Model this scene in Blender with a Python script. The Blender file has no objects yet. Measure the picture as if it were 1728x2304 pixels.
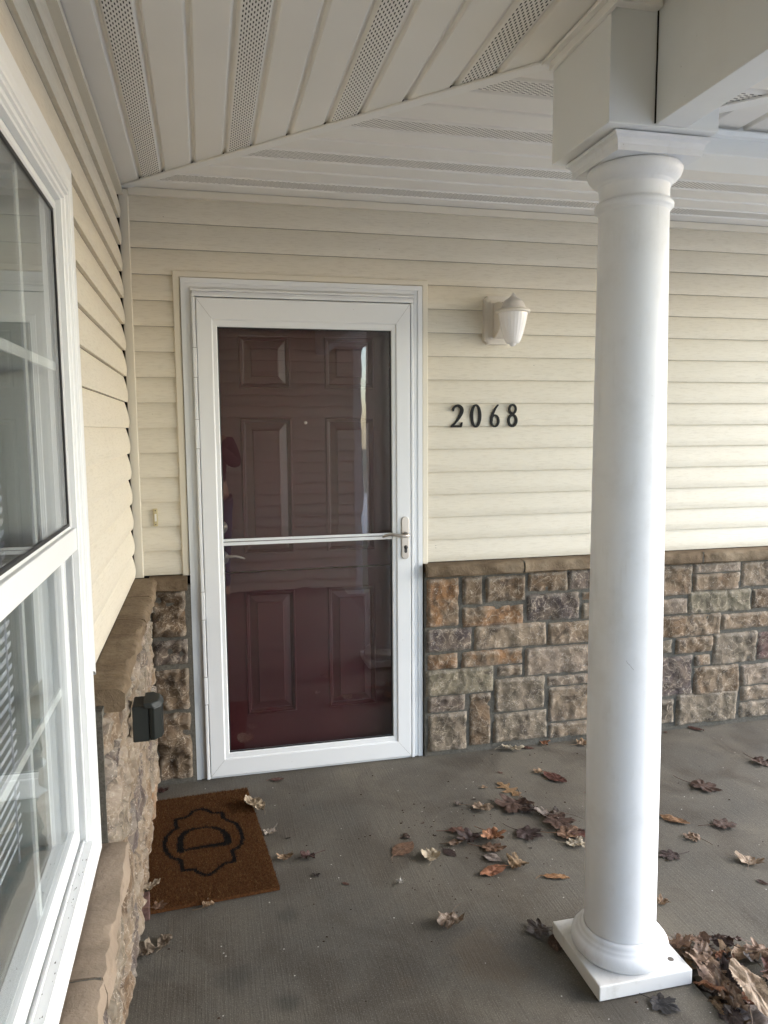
import bpy, bmesh, math, random
from mathutils import Vector, Matrix, noise
C = bpy.context.scene.collection
SC = bpy.context.scene
PI = math.pi
rnd = random.Random(7)

# ------------------------------------------------------------------ camera
cd = bpy.data.cameras.new("camera"); cam = bpy.data.objects.new("camera", cd); C.objects.link(cam)
SC.camera = cam
cd.sensor_fit = 'VERTICAL'; cd.sensor_height = 24.0; cd.sensor_width = 18.0; cd.lens = 17.813
cd.clip_start = 0.02; cd.clip_end = 400
YAW, PIT, ROL = 0.231419, 0.108827, -0.006773
F = Vector((math.sin(YAW)*math.cos(PIT), math.cos(YAW)*math.cos(PIT), -math.sin(PIT)))
Rv = Vector((math.cos(YAW), -math.sin(YAW), 0)); Uv = Rv.cross(F)
R2 = math.cos(ROL)*Rv+math.sin(ROL)*Uv; U2 = -math.sin(ROL)*Rv+math.cos(ROL)*Uv
M = Matrix((R2, U2, -F)).transposed().to_4x4(); M.translation = Vector((0.2931, -3.2832, 1.5060))
cam.matrix_world = M

# ------------------------------------------------------------------ world, sun, exposure
w = bpy.data.worlds.new("World"); SC.world = w; w.use_nodes = True
nt = w.node_tree; bg = nt.nodes['Background']
sky = nt.nodes.new('ShaderNodeTexSky'); sky.sky_type = 'NISHITA'; sky.sun_disc = False
SUN_EL, SUN_AZ = math.radians(32), math.radians(102)     # azimuth clockwise from +Y
sky.sun_elevation = SUN_EL; sky.sun_rotation = SUN_AZ
sky.air_density = 1.0; sky.dust_density = 1.2; sky.ozone_density = 1.0
hs = nt.nodes.new('ShaderNodeHueSaturation'); hs.inputs['Saturation'].default_value = 1.0
nt.links.new(sky.outputs[0], hs.inputs['Color']); nt.links.new(hs.outputs[0], bg.inputs['Color'])
bg.inputs['Strength'].default_value = 0.15
sl = bpy.data.lights.new("sun", 'SUN'); sl.energy = 0.6; sl.angle = math.radians(60); sl.color = (1, 0.995, 0.985)
so = bpy.data.objects.new("sun", sl); C.objects.link(so)
sd = Vector((math.sin(SUN_AZ)*math.cos(SUN_EL), math.cos(SUN_AZ)*math.cos(SUN_EL), math.sin(SUN_EL)))
so.rotation_euler = sd.to_track_quat('Z', 'Y').to_euler()
SC.view_settings.view_transform = 'Standard'; SC.view_settings.look = 'None'
SC.view_settings.exposure = 2.66; SC.view_settings.gamma = 1.0; SC.view_settings.use_curve_mapping = False
SC.render.engine = 'CYCLES'
try:
    SC.cycles.max_bounces = 12; SC.cycles.diffuse_bounces = 7; SC.cycles.transparent_max_bounces = 16
except Exception: pass

# ------------------------------------------------------------------ materials
def mat(name, col, rough=0.6, spec=0.5, metal=0.0):
    m = bpy.data.materials.new(name); m.use_nodes = True
    b = m.node_tree.nodes['Principled BSDF']
    b.inputs['Base Color'].default_value = (*col, 1); b.inputs['Roughness'].default_value = rough
    b.inputs['Specular IOR Level'].default_value = spec; b.inputs['Metallic'].default_value = metal
    return m
def N(m, t, **k):
    n = m.node_tree.nodes.new(t)
    for a, v in k.items():
        if a in n.inputs.keys() if isinstance(a, str) else False: n.inputs[a].default_value = v
        else: setattr(n, a, v)
    return n
def L(m, a, b): m.node_tree.links.new(a, b)
def P(m): return m.node_tree.nodes['Principled BSDF']
def coord(m, scale=(1, 1, 1), kind='Object', rot=(0, 0, 0)):
    if kind == 'World':
        g = N(m, 'ShaderNodeNewGeometry'); src = g.outputs['Position']
    else:
        t = N(m, 'ShaderNodeTexCoord'); src = t.outputs[kind]
    mp = N(m, 'ShaderNodeMapping'); mp.inputs['Scale'].default_value = scale; mp.inputs['Rotation'].default_value = rot
    L(m, src, mp.inputs[0]); return mp.outputs[0]
def noi(m, vec, scale, detail=4, rough=.55, dist=0):
    n = N(m, 'ShaderNodeTexNoise'); n.inputs['Scale'].default_value = scale; n.inputs['Detail'].default_value = detail
    n.inputs['Roughness'].default_value = rough; n.inputs['Distortion'].default_value = dist
    L(m, vec, n.inputs['Vector']); return n.outputs['Fac']
def ramp(m, fac, stops):
    r = N(m, 'ShaderNodeValToRGB'); e = r.color_ramp.elements
    while len(e) < len(stops): e.new(0.5)
    for i, (p, c) in enumerate(stops):
        e[i].position = p; e[i].color = (*c, 1) if len(c) == 3 else c
    L(m, fac, r.inputs[0]); return r.outputs[0]
def mix(m, a, b, fac, mode='MIX'):
    x = N(m, 'ShaderNodeMix', data_type='RGBA', blend_type=mode)
    for v, i in ((fac, 0), (a, 6), (b, 7)):
        if isinstance(v, (int, float)): x.inputs[i].default_value = v
        elif isinstance(v, tuple): x.inputs[i].default_value = (*v, 1)
        else: L(m, v, x.inputs[i])
    return x.outputs[2]
def mth(m, op, a, b=0.0, c=None):
    x = N(m, 'ShaderNodeMath', operation=op)
    for i, v in enumerate((a, b) if c is None else (a, b, c)):
        if isinstance(v, (int, float)): x.inputs[i].default_value = v
        else: L(m, v, x.inputs[i])
    return x.outputs[0]
def bump(m, h, strength=.3, dist=.002, prev=None):
    b = N(m, 'ShaderNodeBump'); b.inputs['Strength'].default_value = strength; b.inputs['Distance'].default_value = dist
    L(m, h, b.inputs['Height'])
    if prev is not None: L(m, prev, b.inputs['Normal'])
    L(m, b.outputs[0], P(m).inputs['Normal']); return b.outputs[0]

def siding_mat(name, vec_scale):
    m = mat(name, (.60, .515, .385), .55, .35)
    v = coord(m, vec_scale, 'World')
    g = noi(m, v, 9, 5, .6, .6)
    v2 = coord(m, (1, 1, 1), 'World'); big = noi(m, v2, 1.3, 3)
    fine = noi(m, v2, 60, 2)
    c = ramp(m, big, [(.3, (.615, .570, .475)), (.7, (.655, .61, .515))])
    c = mix(m, c, (.50, .45, .36), mth(m, 'MULTIPLY', ramp(m, g, [(.50, (0, 0, 0)), (.64, (1, 1, 1))]), .42))
    sp = N(m, 'ShaderNodeTexVoronoi'); sp.inputs['Scale'].default_value = 9; L(m, v2, sp.inputs['Vector'])
    dot = ramp(m, sp.outputs['Distance'], [(.018, (1, 1, 1)), (.026, (0, 0, 0))])
    c = mix(m, c, (.22, .17, .11), mth(m, 'MULTIPLY', dot, .55))
    L(m, c, P(m).inputs['Base Color'])
    bump(m, g, .7, .0022)
    return m
SIDX = siding_mat('siding_vinyl_back', (2.2, 1, 22))
SIDY = siding_mat('siding_vinyl_side', (1, 2.2, 22))
TRIMB = mat('beige_trim', (.645, .60, .505), .5, .35)
def white_mat(name, col, rough=.4, grime=.35, sc=6):
    m = mat(name, col, rough, .45); v = coord(m, (1, 1, 1), 'World')
    n = noi(m, v, sc, 6, .65); n2 = noi(m, v, 90, 3)
    c = mix(m, tuple(col), tuple(x*.72 for x in (col[0], col[1]*.98, col[2]*.93)), mth(m, 'MULTIPLY', ramp(m, n, [(.52, (0, 0, 0)), (.78, (1, 1, 1))]), grime))
    sp = N(m, 'ShaderNodeTexVoronoi'); sp.inputs['Scale'].default_value = 22; L(m, v, sp.inputs['Vector'])
    dot = ramp(m, sp.outputs['Distance'], [(.02, (1, 1, 1)), (.045, (0, 0, 0))])
    msk = ramp(m, noi(m, v, 3, 2), [(.5, (0, 0, 0)), (.62, (1, 1, 1))])
    c = mix(m, c, (.18, .16, .14), mth(m, 'MULTIPLY', mth(m, 'MULTIPLY', dot, msk), .6))
    L(m, c, P(m).inputs['Base Color'])
    if sc != 6: bump(m, n2, .06, .0008)
    return m
WHITE = white_mat('white_painted_metal', (.68, .70, .72), .42, .06)
VINYL = white_mat('white_vinyl', (.72, .74, .75), .35, .03)
BEAMM = white_mat('beam_wrap_white', (.70, .715, .715), .42, .25, 3)
COLM = white_mat('column_paint', (.70, .72, .75), .5, .45, 5)
def grime(m, col, f):
    v = coord(m, (9, 9, .9), 'World'); n = noi(m, v, 3.5, 5, .65); v2 = coord(m, (1, 1, 1), 'World'); n2 = noi(m, v2, 7, 5, .7)
    b_ = P(m).inputs['Base Color']; src = b_.links[0].from_socket
    k = mth(m, 'MULTIPLY', ramp(m, n, [(.50, (0, 0, 0)), (.70, (1, 1, 1))]), ramp(m, n2, [(.45, (0, 0, 0)), (.65, (1, 1, 1))]))
    L(m, mix(m, src, col, mth(m, 'MULTIPLY', k, f)), b_); L(m, ramp(m, n2, [(.3, (.38, .38, .38)), (.7, (.62, .62, .62))]), P(m).inputs['Roughness'])
grime(COLM, (.50, .49, .47), .45)
PLINTH = white_mat('plinth_paint_worn', (.66, .66, .65), .5, 1.0, 14)
def soffit_mat(name, axis, vented):
    m = mat(name, (.56, .52, .475), .45, .4)
    g = N(m, 'ShaderNodeNewGeometry'); s = N(m, 'ShaderNodeSeparateXYZ'); L(m, g.outputs['Position'], s.inputs[0])
    v = coord(m, (1, 1, 1), 'World'); n = noi(m, v, 2.0, 3)
    base = ramp(m, n, [(.3, (.72, .70, .66)), (.7, (.755, .735, .695))])
    if vented:
        across, along = (s.outputs['X'], s.outputs['Y']) if axis == 'y' else (s.outputs['Y'], s.outputs['X'])
        CP, AP = .0066, .0220
        ci = mth(m, 'DIVIDE', across, CP); fl = mth(m, 'FLOOR', ci); cf = mth(m, 'SUBTRACT', ci, fl)
        par = mth(m, 'FLOORED_MODULO', fl, 2.0)
        ai = mth(m, 'ADD', mth(m, 'DIVIDE', along, AP), mth(m, 'MULTIPLY', par, .5))
        af = mth(m, 'SUBTRACT', ai, mth(m, 'FLOOR', ai))
        dx = mth(m, 'MULTIPLY', mth(m, 'SUBTRACT', cf, .5), CP); dy = mth(m, 'MULTIPLY', mth(m, 'SUBTRACT', af, .5), AP)
        ady = mth(m, 'MAXIMUM', mth(m, 'SUBTRACT', mth(m, 'ABSOLUTE', dy), .0040), 0.0)
        d = mth(m, 'SQRT', mth(m, 'ADD', mth(m, 'MULTIPLY', dx, dx), mth(m, 'MULTIPLY', ady, ady)))
        hole = mth(m, 'LESS_THAN', d, .0016)
        base = mix(m, base, (.02, .018, .016), hole)
        inv = mth(m, 'SUBTRACT', 1.0, hole); bump(m, inv, .5, .001)
        P(m).inputs['Specular IOR Level'].default_value = .2
    L(m, base, P(m).inputs['Base Color']); return m
SOFY, SOFYV = soffit_mat('soffit_plain_long', 'y', False), soffit_mat('soffit_vent_long', 'y', True)
SOFX, SOFXV = soffit_mat('soffit_plain_cross', 'x', False), soffit_mat('soffit_vent_cross', 'x', True)
SOFT = mat('soffit_trim', (.75, .74, .715), .42, .4)
DARK = mat('dark_cavity', (.02, .018, .016), .9, .1)
BLACKG = mat('black_gasket', (.012, .012, .014), .5)
def door_mat():
    m = mat('burgundy_door_paint', (.085, .022, .024), .34, .5); v = coord(m, (1, 1, 1), 'World')
    n = noi(m, coord(m, (8, 8, .6), 'World'), 12, 4); b = noi(m, v, 4, 4)
    c = ramp(m, b, [(.3, (.043, .0085, .012)), (.75, (.060, .012, .016))]); L(m, c, P(m).inputs['Base Color'])
    bump(m, n, .12, .001); return m
DOORM = door_mat()
def glass_mat(name, wav=.0, tint=(.95, .97, .96), f0=.05, sc=5):
    m = bpy.data.materials.new(name); m.use_nodes = True; t = m.node_tree; t.nodes.clear()
    o = t.nodes.new('ShaderNodeOutputMaterial'); mx = t.nodes.new('ShaderNodeMixShader')
    tr = t.nodes.new('ShaderNodeBsdfTransparent'); g = t.nodes.new('ShaderNodeBsdfGlossy')
    tr.inputs[0].default_value = (*tint, 1); g.inputs['Roughness'].default_value = 0.004
    gm = t.nodes.new('ShaderNodeNewGeometry'); dp = t.nodes.new('ShaderNodeVectorMath'); dp.operation = 'DOT_PRODUCT'
    t.links.new(gm.outputs['Incoming'], dp.inputs[0]); t.links.new(gm.outputs['Normal'], dp.inputs[1])
    def q(op, a, b=0.0):
        x = t.nodes.new('ShaderNodeMath'); x.operation = op; x.use_clamp = op != 'POWER'
        for i, v_ in enumerate((a, b)):
            if isinstance(v_, (int, float)): x.inputs[i].default_value = v_
            else: t.links.new(v_, x.inputs[i])
        return x.outputs[0]
    ab = t.nodes.new('ShaderNodeMath'); ab.operation = 'ABSOLUTE'; t.links.new(dp.outputs['Value'], ab.inputs[0])
    fc = q('ADD', q('MULTIPLY', q('POWER', q('SUBTRACT', 1.0, ab.outputs[0]), 5.0), 1-f0), f0)
    if wav:
        mp = t.nodes.new('ShaderNodeMapping'); mp.inputs['Scale'].default_value = (1, 1, .8)
        nz = t.nodes.new('ShaderNodeTexNoise'); nz.inputs['Scale'].default_value = sc; nz.inputs['Detail'].default_value = 1.0
        b = t.nodes.new('ShaderNodeBump'); b.inputs['Strength'].default_value = 1; b.inputs['Distance'].default_value = wav
        t.links.new(gm.outputs['Position'], mp.inputs[0]); t.links.new(mp.outputs[0], nz.inputs['Vector']); t.links.new(nz.outputs['Fac'], b.inputs['Height'])
        t.links.new(b.outputs[0], g.inputs['Normal'])
    t.links.new(fc, mx.inputs[0]); t.links.new(tr.outputs[0], mx.inputs[1]); t.links.new(g.outputs[0], mx.inputs[2]); t.links.new(mx.outputs[0], o.inputs[0])
    return m
DGLASS = glass_mat('storm_door_glass', .00035, (.98, .975, .975), .078, 8)
WGLASS = glass_mat('window_glass', .0, (.95, .97, .965), .035)
NICKEL = mat('satin_nickel', (.52, .47, .42), .32, .5, .9)
def stone_mat():
    m = mat('cultured_stone', (.2, .15, .1), .85, .25)
    a = N(m, 'ShaderNodeVertexColor', layer_name='tint'); a2 = N(m, 'ShaderNodeVertexColor', layer_name='tint2')
    v = coord(m, (1, 1, 1), 'World'); n = noi(m, v, 6, 4, .55, 1.0)
    c = mix(m, a.outputs[0], a2.outputs[0], ramp(m, n, [(.42, (0, 0, 0)), (.60, (1, 1, 1))]))
    n2 = noi(m, v, 38, 6, .72, .6); c = mix(m, c, mix(m, c, (.26, .21, .155), .42), ramp(m, n2, [(.50, (0, 0, 0)), (.74, (1, 1, 1))]))
    n4 = noi(m, v, 10, 4, .6, 1.2); c = mix(m, c, mix(m, c, (.035, .026, .022), .6), ramp(m, n4, [(.36, (1, 1, 1)), (.48, (0, 0, 0))]))
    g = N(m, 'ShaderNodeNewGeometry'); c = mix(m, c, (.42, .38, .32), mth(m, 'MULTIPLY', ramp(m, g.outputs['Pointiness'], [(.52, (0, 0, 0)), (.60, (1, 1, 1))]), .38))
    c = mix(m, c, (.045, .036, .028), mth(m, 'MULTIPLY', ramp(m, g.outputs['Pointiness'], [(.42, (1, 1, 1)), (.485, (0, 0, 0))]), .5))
    wv = N(m, 'ShaderNodeVectorMath', operation='ADD'); wn_ = N(m, 'ShaderNodeTexNoise'); wn_.inputs['Scale'].default_value = 12; wn_.inputs['Detail'].default_value = 4
    ws_ = N(m, 'ShaderNodeVectorMath', operation='SCALE'); ws_.inputs['Scale'].default_value = .10
    L(m, v, wn_.inputs['Vector']); L(m, wn_.outputs['Color'], ws_.inputs[0]); L(m, v, wv.inputs[0]); L(m, ws_.outputs[0], wv.inputs[1])
    ve = N(m, 'ShaderNodeTexVoronoi', feature='DISTANCE_TO_EDGE'); ve.inputs['Scale'].default_value = 19; L(m, wv.outputs[0], ve.inputs['Vector'])
    ridge = mth(m, 'MULTIPLY', ramp(m, ve.outputs['Distance'], [(.012, (1, 1, 1)), (.05, (0, 0, 0))]), ramp(m, n2, [(.42, (0, 0, 0)), (.58, (1, 1, 1))]))
    c = mix(m, c, (.42, .35, .27), mth(m, 'MULTIPLY', ridge, .5))
    n3 = noi(m, v, 190, 3, .6); n5 = noi(m, v, 16, 3)
    fl = mth(m, 'MULTIPLY', ramp(m, n3, [(.58, (0, 0, 0)), (.64, (1, 1, 1))]), ramp(m, n5, [(.46, (0, 0, 0)), (.58, (1, 1, 1))]))
    c = mix(m, c, (.50, .46, .41), mth(m, 'MULTIPLY', fl, .5))
    L(m, c, P(m).inputs['Base Color'])
    vo = N(m, 'ShaderNodeTexVoronoi', feature='F1'); vo.inputs['Scale'].default_value = 15
    dv = N(m, 'ShaderNodeVectorMath', operation='ADD'); nn = N(m, 'ShaderNodeTexNoise'); nn.inputs['Scale'].default_value = 14
    sc_ = N(m, 'ShaderNodeVectorMath', operation='SCALE'); sc_.inputs['Scale'].default_value = .08
    L(m, v, nn.inputs['Vector']); L(m, nn.outputs['Color'], sc_.inputs[0]); L(m, v, dv.inputs[0]); L(m, sc_.outputs[0], dv.inputs[1]); L(m, dv.outputs[0], vo.inputs['Vector'])
    p = bump(m, vo.outputs['Distance'], 1, .010); p = bump(m, n2, .8, .006, p); bump(m, n3, .4, .0015, p)
    return m
STONE = stone_mat()
def cap_mat():
    m = mat('stone_cap', (.27, .2, .13), .85, .25); v = coord(m, (1, 1, 1), 'World')
    n = noi(m, v, 5, 5, .6, .5); n2 = noi(m, v, 40, 5, .7)
    c = ramp(m, n, [(.3, (.105, .072, .044)), (.5, (.155, .113, .072)), (.7, (.22, .17, .115))])
    c = mix(m, c, (.07, .045, .028), mth(m, 'MULTIPLY', ramp(m, n2, [(.5, (0, 0, 0)), (.7, (1, 1, 1))]), .5))
    L(m, c, P(m).inputs['Base Color']); p = bump(m, n, .9, .012); bump(m, n2, 1.0, .006, p); return m
CAP = cap_mat()
def sill_mat():
    m = mat('stone_sill', (.36, .29, .22), .85, .25); v = coord(m, (1, 1, 1), 'World')
    n = noi(m, v, 6, 5, .6, .5); n2 = noi(m, v, 50, 5, .7)
    c = ramp(m, n, [(.3, (.17, .13, .095)), (.7, (.27, .215, .165))])
    c = mix(m, c, (.20, .14, .10), mth(m, 'MULTIPLY', ramp(m, n2, [(.6, (0, 0, 0)), (.78, (1, 1, 1))]), .4))
    L(m, c, P(m).inputs['Base Color']); p = bump(m, n, .9, .010); bump(m, n2, .9, .004, p); return m
SILLM = sill_mat()
def mortar_mat():
    m = mat('grey_mortar', (.15, .14, .12), .95, .15); v = coord(m, (1, 1, 1), 'World'); n = noi(m, v, 120, 4, .7); b = noi(m, v, 9, 3)
    c = ramp(m, n, [(.3, (.07, .065, .055)), (.7, (.145, .134, .113))]); c = mix(m, c, (.09, .085, .075), mth(m, 'MULTIPLY', b, .5))
    L(m, c, P(m).inputs['Base Color']); bump(m, n, .8, .003); return m
MORT = mortar_mat()
def conc_mat():
    m = mat('brushed_concrete', (.2, .18, .15), .82, .3); v = coord(m, (1, 1, 1), 'World')
    br = noi(m, coord(m, (150, 4.0, 1), 'World'), 1.0, 3, .6)
    fine = noi(m, v, 260, 3, .6); agg = noi(m, v, 70, 4, .7)
    big = noi(m, v, 1.6, 6, .62, .8); mid = noi(m, v, 4.5, 5, .6, .6)
    c = ramp(m, big, [(.3, (.076, .072, .063)), (.5, (.102, .093, .077)), (.72, (.134, .119, .094))])
    c = mix(m, c, (.055, .046, .036), mth(m, 'MULTIPLY', ramp(m, mid, [(.46, (0, 0, 0)), (.64, (1, 1, 1))]), .62))
    c = mix(m, c, mix(m, c, (.03, .028, .025), .6), mth(m, 'MULTIPLY', ramp(m, agg, [(.30, (1, 1, 1)), (.44, (0, 0, 0))]), .7))
    c = mix(m, c, mix(m, c, (.36, .335, .295), .5), ramp(m, fine, [(.55, (0, 0, 0)), (.75, (1, 1, 1))]))
    # rust and wet stains with a shape of their own
    for (x, y, r, col, f) in ((1.02, -1.36, .16, (.115, .072, .035), .33), (.78, -1.42, .10, (.12, .08, .04), .2), (1.30, -1.62, .13, (.04, .035, .028), .55),
                              (.33, -1.28, .08, (.045, .043, .038), .55), (.50, -1.06, .05, (.05, .048, .043), .5), (.13, -1.23, .05, (.05, .048, .043), .4), (.47, -1.42, .05, (.04, .04, .036), .6), (1.50, -.72, .2, (.06, .05, .04), .4)):
        vm = N(m, 'ShaderNodeVectorMath', operation='DISTANCE'); vm.inputs[1].default_value = (x, y, 0); L(m, v, vm.inputs[0])
        dd = mth(m, 'ADD', vm.outputs['Value'], mth(m, 'MULTIPLY', mth(m, 'SUBTRACT', mid, .5), r*3.2))
        mr = N(m, 'ShaderNodeMapRange', interpolation_type='SMOOTHSTEP'); L(m, dd, mr.inputs[0])
        mr.inputs[1].default_value = 0; mr.inputs[2].default_value = r; mr.inputs[3].default_value = f; mr.inputs[4].default_value = 0
        c = mix(m, c, col, mr.outputs[0])
    sp = N(m, 'ShaderNodeTexVoronoi'); sp.inputs['Scale'].default_value = 17; L(m, v, sp.inputs['Vector'])
    c = mix(m, c, (.55, .53, .5), mth(m, 'MULTIPLY', ramp(m, sp.outputs['Distance'], [(.03, (1, 1, 1)), (.05, (0, 0, 0))]), .8))
    L(m, c, P(m).inputs['Base Color'])
    rr = ramp(m, mid, [(.4, (.9, .9, .9)), (.7, (.62, .62, .62))]); L(m, rr, P(m).inputs['Roughness'])
    p = bump(m, br, .5, .0022); p = bump(m, agg, .35, .002, p); bump(m, fine, .4, .0012, p); return m
CONC = conc_mat()

# ------------------------------------------------------------------ mesh helpers
class MB:
    def __init__(s): s.v = []; s.f = []; s.mi = []; s.sm = []
    def add(s, vs, fs, mi=0, sm=False):
        o = len(s.v); s.v += [tuple(x) for x in vs]
        for f in fs: s.f.append(tuple(i+o for i in f)); s.mi.append(mi); s.sm.append(sm)
        return s
    def box(s, x0, x1, y0, y1, z0, z1, mi=0):
        return s.add([(x0,y0,z0),(x1,y0,z0),(x1,y1,z0),(x0,y1,z0),(x0,y0,z1),(x1,y0,z1),(x1,y1,z1),(x0,y1,z1)],
                     [(0,3,2,1),(4,5,6,7),(0,1,5,4),(1,2,6,5),(2,3,7,6),(3,0,4,7)], mi)
    def prism(s, poly, fn, a, b, mi=0, sm=False):      # poly 2D closed; fn(u,v,t)->xyz
        n = len(poly); vs = [fn(u, v, a) for u, v in poly]+[fn(u, v, b) for u, v in poly]
        s.add(vs, [(i, (i+1) % n, (i+1) % n+n, i+n) for i in range(n)], mi, sm)
        s.add(vs, [tuple(range(n))[::-1], tuple(range(n, 2*n))], mi); return s
    def lathe(s, prof, c=(0, 0), n=64, lean=(0, 0), mi=0, sharp=True, caps=True):
        rows = []
        for r, z in prof:
            rows.append([(c[0]+lean[0]*z+r*math.cos(2*PI*i/n), c[1]+lean[1]*z+r*math.sin(2*PI*i/n), z) for i in range(n)])
        vs = [p for q in rows for p in q]
        fs = [(j*n+i, j*n+(i+1) % n, (j+1)*n+(i+1) % n, (j+1)*n+i) for j in range(len(prof)-1) for i in range(n)]
        s.add(vs, fs, mi, True)
        if caps: s.add(rows[0], [tuple(range(n))[::-1]], mi); s.add(rows[-1], [tuple(range(n))], mi)
        return s
    def tube(s, pts, rad, n=8, mi=0):
        pts = [Vector(p) for p in pts]; rs = rad if isinstance(rad, list) else [rad]*len(pts); rows = []
        for i, p in enumerate(pts):
            t = (pts[min(i+1, len(pts)-1)]-pts[max(i-1, 0)]).normalized()
            a = t.cross(Vector((0, 0, 1)));  a = a.normalized() if a.length > .01 else Vector((1, 0, 0)); b = t.cross(a)
            rows.append([tuple(p+rs[i]*(math.cos(2*PI*k/n)*a+math.sin(2*PI*k/n)*b)) for k in range(n)])
        vs = [q for r in rows for q in r]
        s.add(vs, [(j*n+i, j*n+(i+1) % n, (j+1)*n+(i+1) % n, (j+1)*n+i) for j in range(len(pts)-1) for i in range(n)], mi, True)
        s.add(rows[0], [tuple(range(n))], mi); s.add(rows[-1], [tuple(range(n))[::-1]], mi); return s
    def ring(s, outer, inner, prof, fn, mi=0):        # rects (u0,u1,v0,v1); prof [(t,depth)]; fn(u,v,d)->xyz
        rows = []
        for t, d in prof:
            r = [outer[i]+(inner[i]-outer[i])*t for i in range(4)]
            rows.append([fn(r[0], r[2], d), fn(r[1], r[2], d), fn(r[1], r[3], d), fn(r[0], r[3], d)])
        vs = [p for r in rows for p in r]
        return s.add(vs, [(j*4+i, j*4+(i+1) % 4, (j+1)*4+(i+1) % 4, (j+1)*4+i) for j in range(len(prof)-1) for i in range(4)], mi)
    def build(s, name, mats, parent=None, bevel=0, fixn=True, seg=2, local=None, auto=None):
        me = bpy.data.meshes.new(name)
        vs = s.v
        if parent is not None and local is None:
            base = WORLD.get(parent.name, Vector((0, 0, 0))); vs = [(x-base.x, y-base.y, z-base.z) for x, y, z in s.v]
        me.from_pydata(vs, [], s.f)
        ms = mats if isinstance(mats, (list, tuple)) else [mats]
        for m in ms: me.materials.append(m)
        for p, i, k in zip(me.polygons, s.mi, s.sm): p.material_index = i; p.use_smooth = k
        if fixn:
            bm = bmesh.new(); bm.from_mesh(me); bmesh.ops.remove_doubles(bm, verts=bm.verts, dist=1e-6); bmesh.ops.recalc_face_normals(bm, faces=bm.faces); bm.to_mesh(me); bm.free()
        o = bpy.data.objects.new(name, me); C.objects.link(o)
        if parent is not None: o.parent = parent; WORLD[o.name] = WORLD.get(parent.name, Vector((0, 0, 0)))
        if bevel:
            b = o.modifiers.new('bevel', 'BEVEL'); b.width = bevel; b.segments = seg; b.limit_method = 'ANGLE'; b.angle_limit = math.radians(40)
        if auto:
            try: me.set_sharp_from_angle(angle=math.radians(auto))
            except Exception: pass
        return o
WORLD = {}
def thing(name, label, cat, loc=(0, 0, 0), group=None):
    o = bpy.data.objects.new(name, None); C.objects.link(o); o.location = loc; o.empty_display_size = .1
    o['label'] = label; o['category'] = cat
    if group: o['group'] = group
    WORLD[o.name] = Vector(loc); return o
def tag(o, label, cat, group=None):
    o['label'] = label; o['category'] = cat
    if group: o['group'] = group
    return o
def kind(o, k, label=None):
    o['kind'] = k
    if label: o['label'] = label
    return o
YW = lambda u, v, d: (u, -d, v)        # plane of the back wall: depth towards -Y
XW = lambda u, v, d: (d, u, v)         # plane of the left wall: depth towards +X

# ------------------------------------------------------------------ heights
ZS, ZL, DC = 2.464, 0.9034, 0.1023     # soffit, siding bottom, siding course
# ------------------------------------------------------------------ ground
b = MB()
b.add([(-.05,.02,0),(4.6,.02,0),(4.6,-1.585,0),(1.545,-1.585,0),(1.545,-3.9,0),(-.05,-3.9,0)], [(0,1,2,3,4,5)])
b.add([(4.6,-1.585,0),(1.545,-1.585,0),(1.545,-1.585,-.14),(4.6,-1.585,-.14)], [(0,1,2,3)])
b.add([(1.545,-1.585,0),(1.545,-3.9,0),(1.545,-3.9,-.14),(1.545,-1.585,-.14)], [(0,1,2,3)])
kind(b.build('porch_slab', CONC), 'structure')
GR = mat('lawn', (.05, .07, .025), .9); v = coord(GR, (1, 1, 1), 'World'); n = noi(GR, v, 8, 5)
L(GR, ramp(GR, n, [(.3, (.035, .05, .018)), (.7, (.08, .09, .04))]), P(GR).inputs['Base Color'])
MU = mat('mulch_soil', (.03, .022, .016), .95); v = coord(MU, (1, 1, 1), 'World'); n = noi(MU, v, 60, 5, .7)
L(MU, ramp(MU, n, [(.3, (.012, .009, .007)), (.7, (.06, .042, .03))]), P(MU).inputs['Base Color']); bump(MU, n, 1, .01)
b = MB(); b.add([(-60,-60,-.16),(60,-60,-.16),(60,60,-.16),(-60,60,-.16)], [(0,1,2,3)]); kind(b.build('ground', GR), 'structure')
b = MB(); b.add([(1.5,-1.55,-.075),(2.72,-1.55,-.075),(2.72,-3.9,-.12),(1.5,-3.9,-.075)], [(0,1,2,3)]); kind(b.build('planting_bed', MU), 'structure')

WK = mat('bounce_ground_pale', (.42, .40, .37), .9); v = coord(WK, (1, 1, 1), 'World'); n = noi(WK, v, 3, 5)
L(WK, ramp(WK, n, [(.3, (.44, .43, .41)), (.7, (.54, .53, .50))]), P(WK).inputs['Base Color'])
b = MB(); b.add([(2.7,-16,-.155),(18,-16,-.155),(18,6,-.155),(4.7,6,-.155),(4.7,-1.65,-.155),(2.7,-1.65,-.155)], [(0,1,2,3,4,5)]); kind(b.build('bounce_ground', WK), 'structure')  # unseen pale ground, added to bounce light up to the porch ceiling

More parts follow.
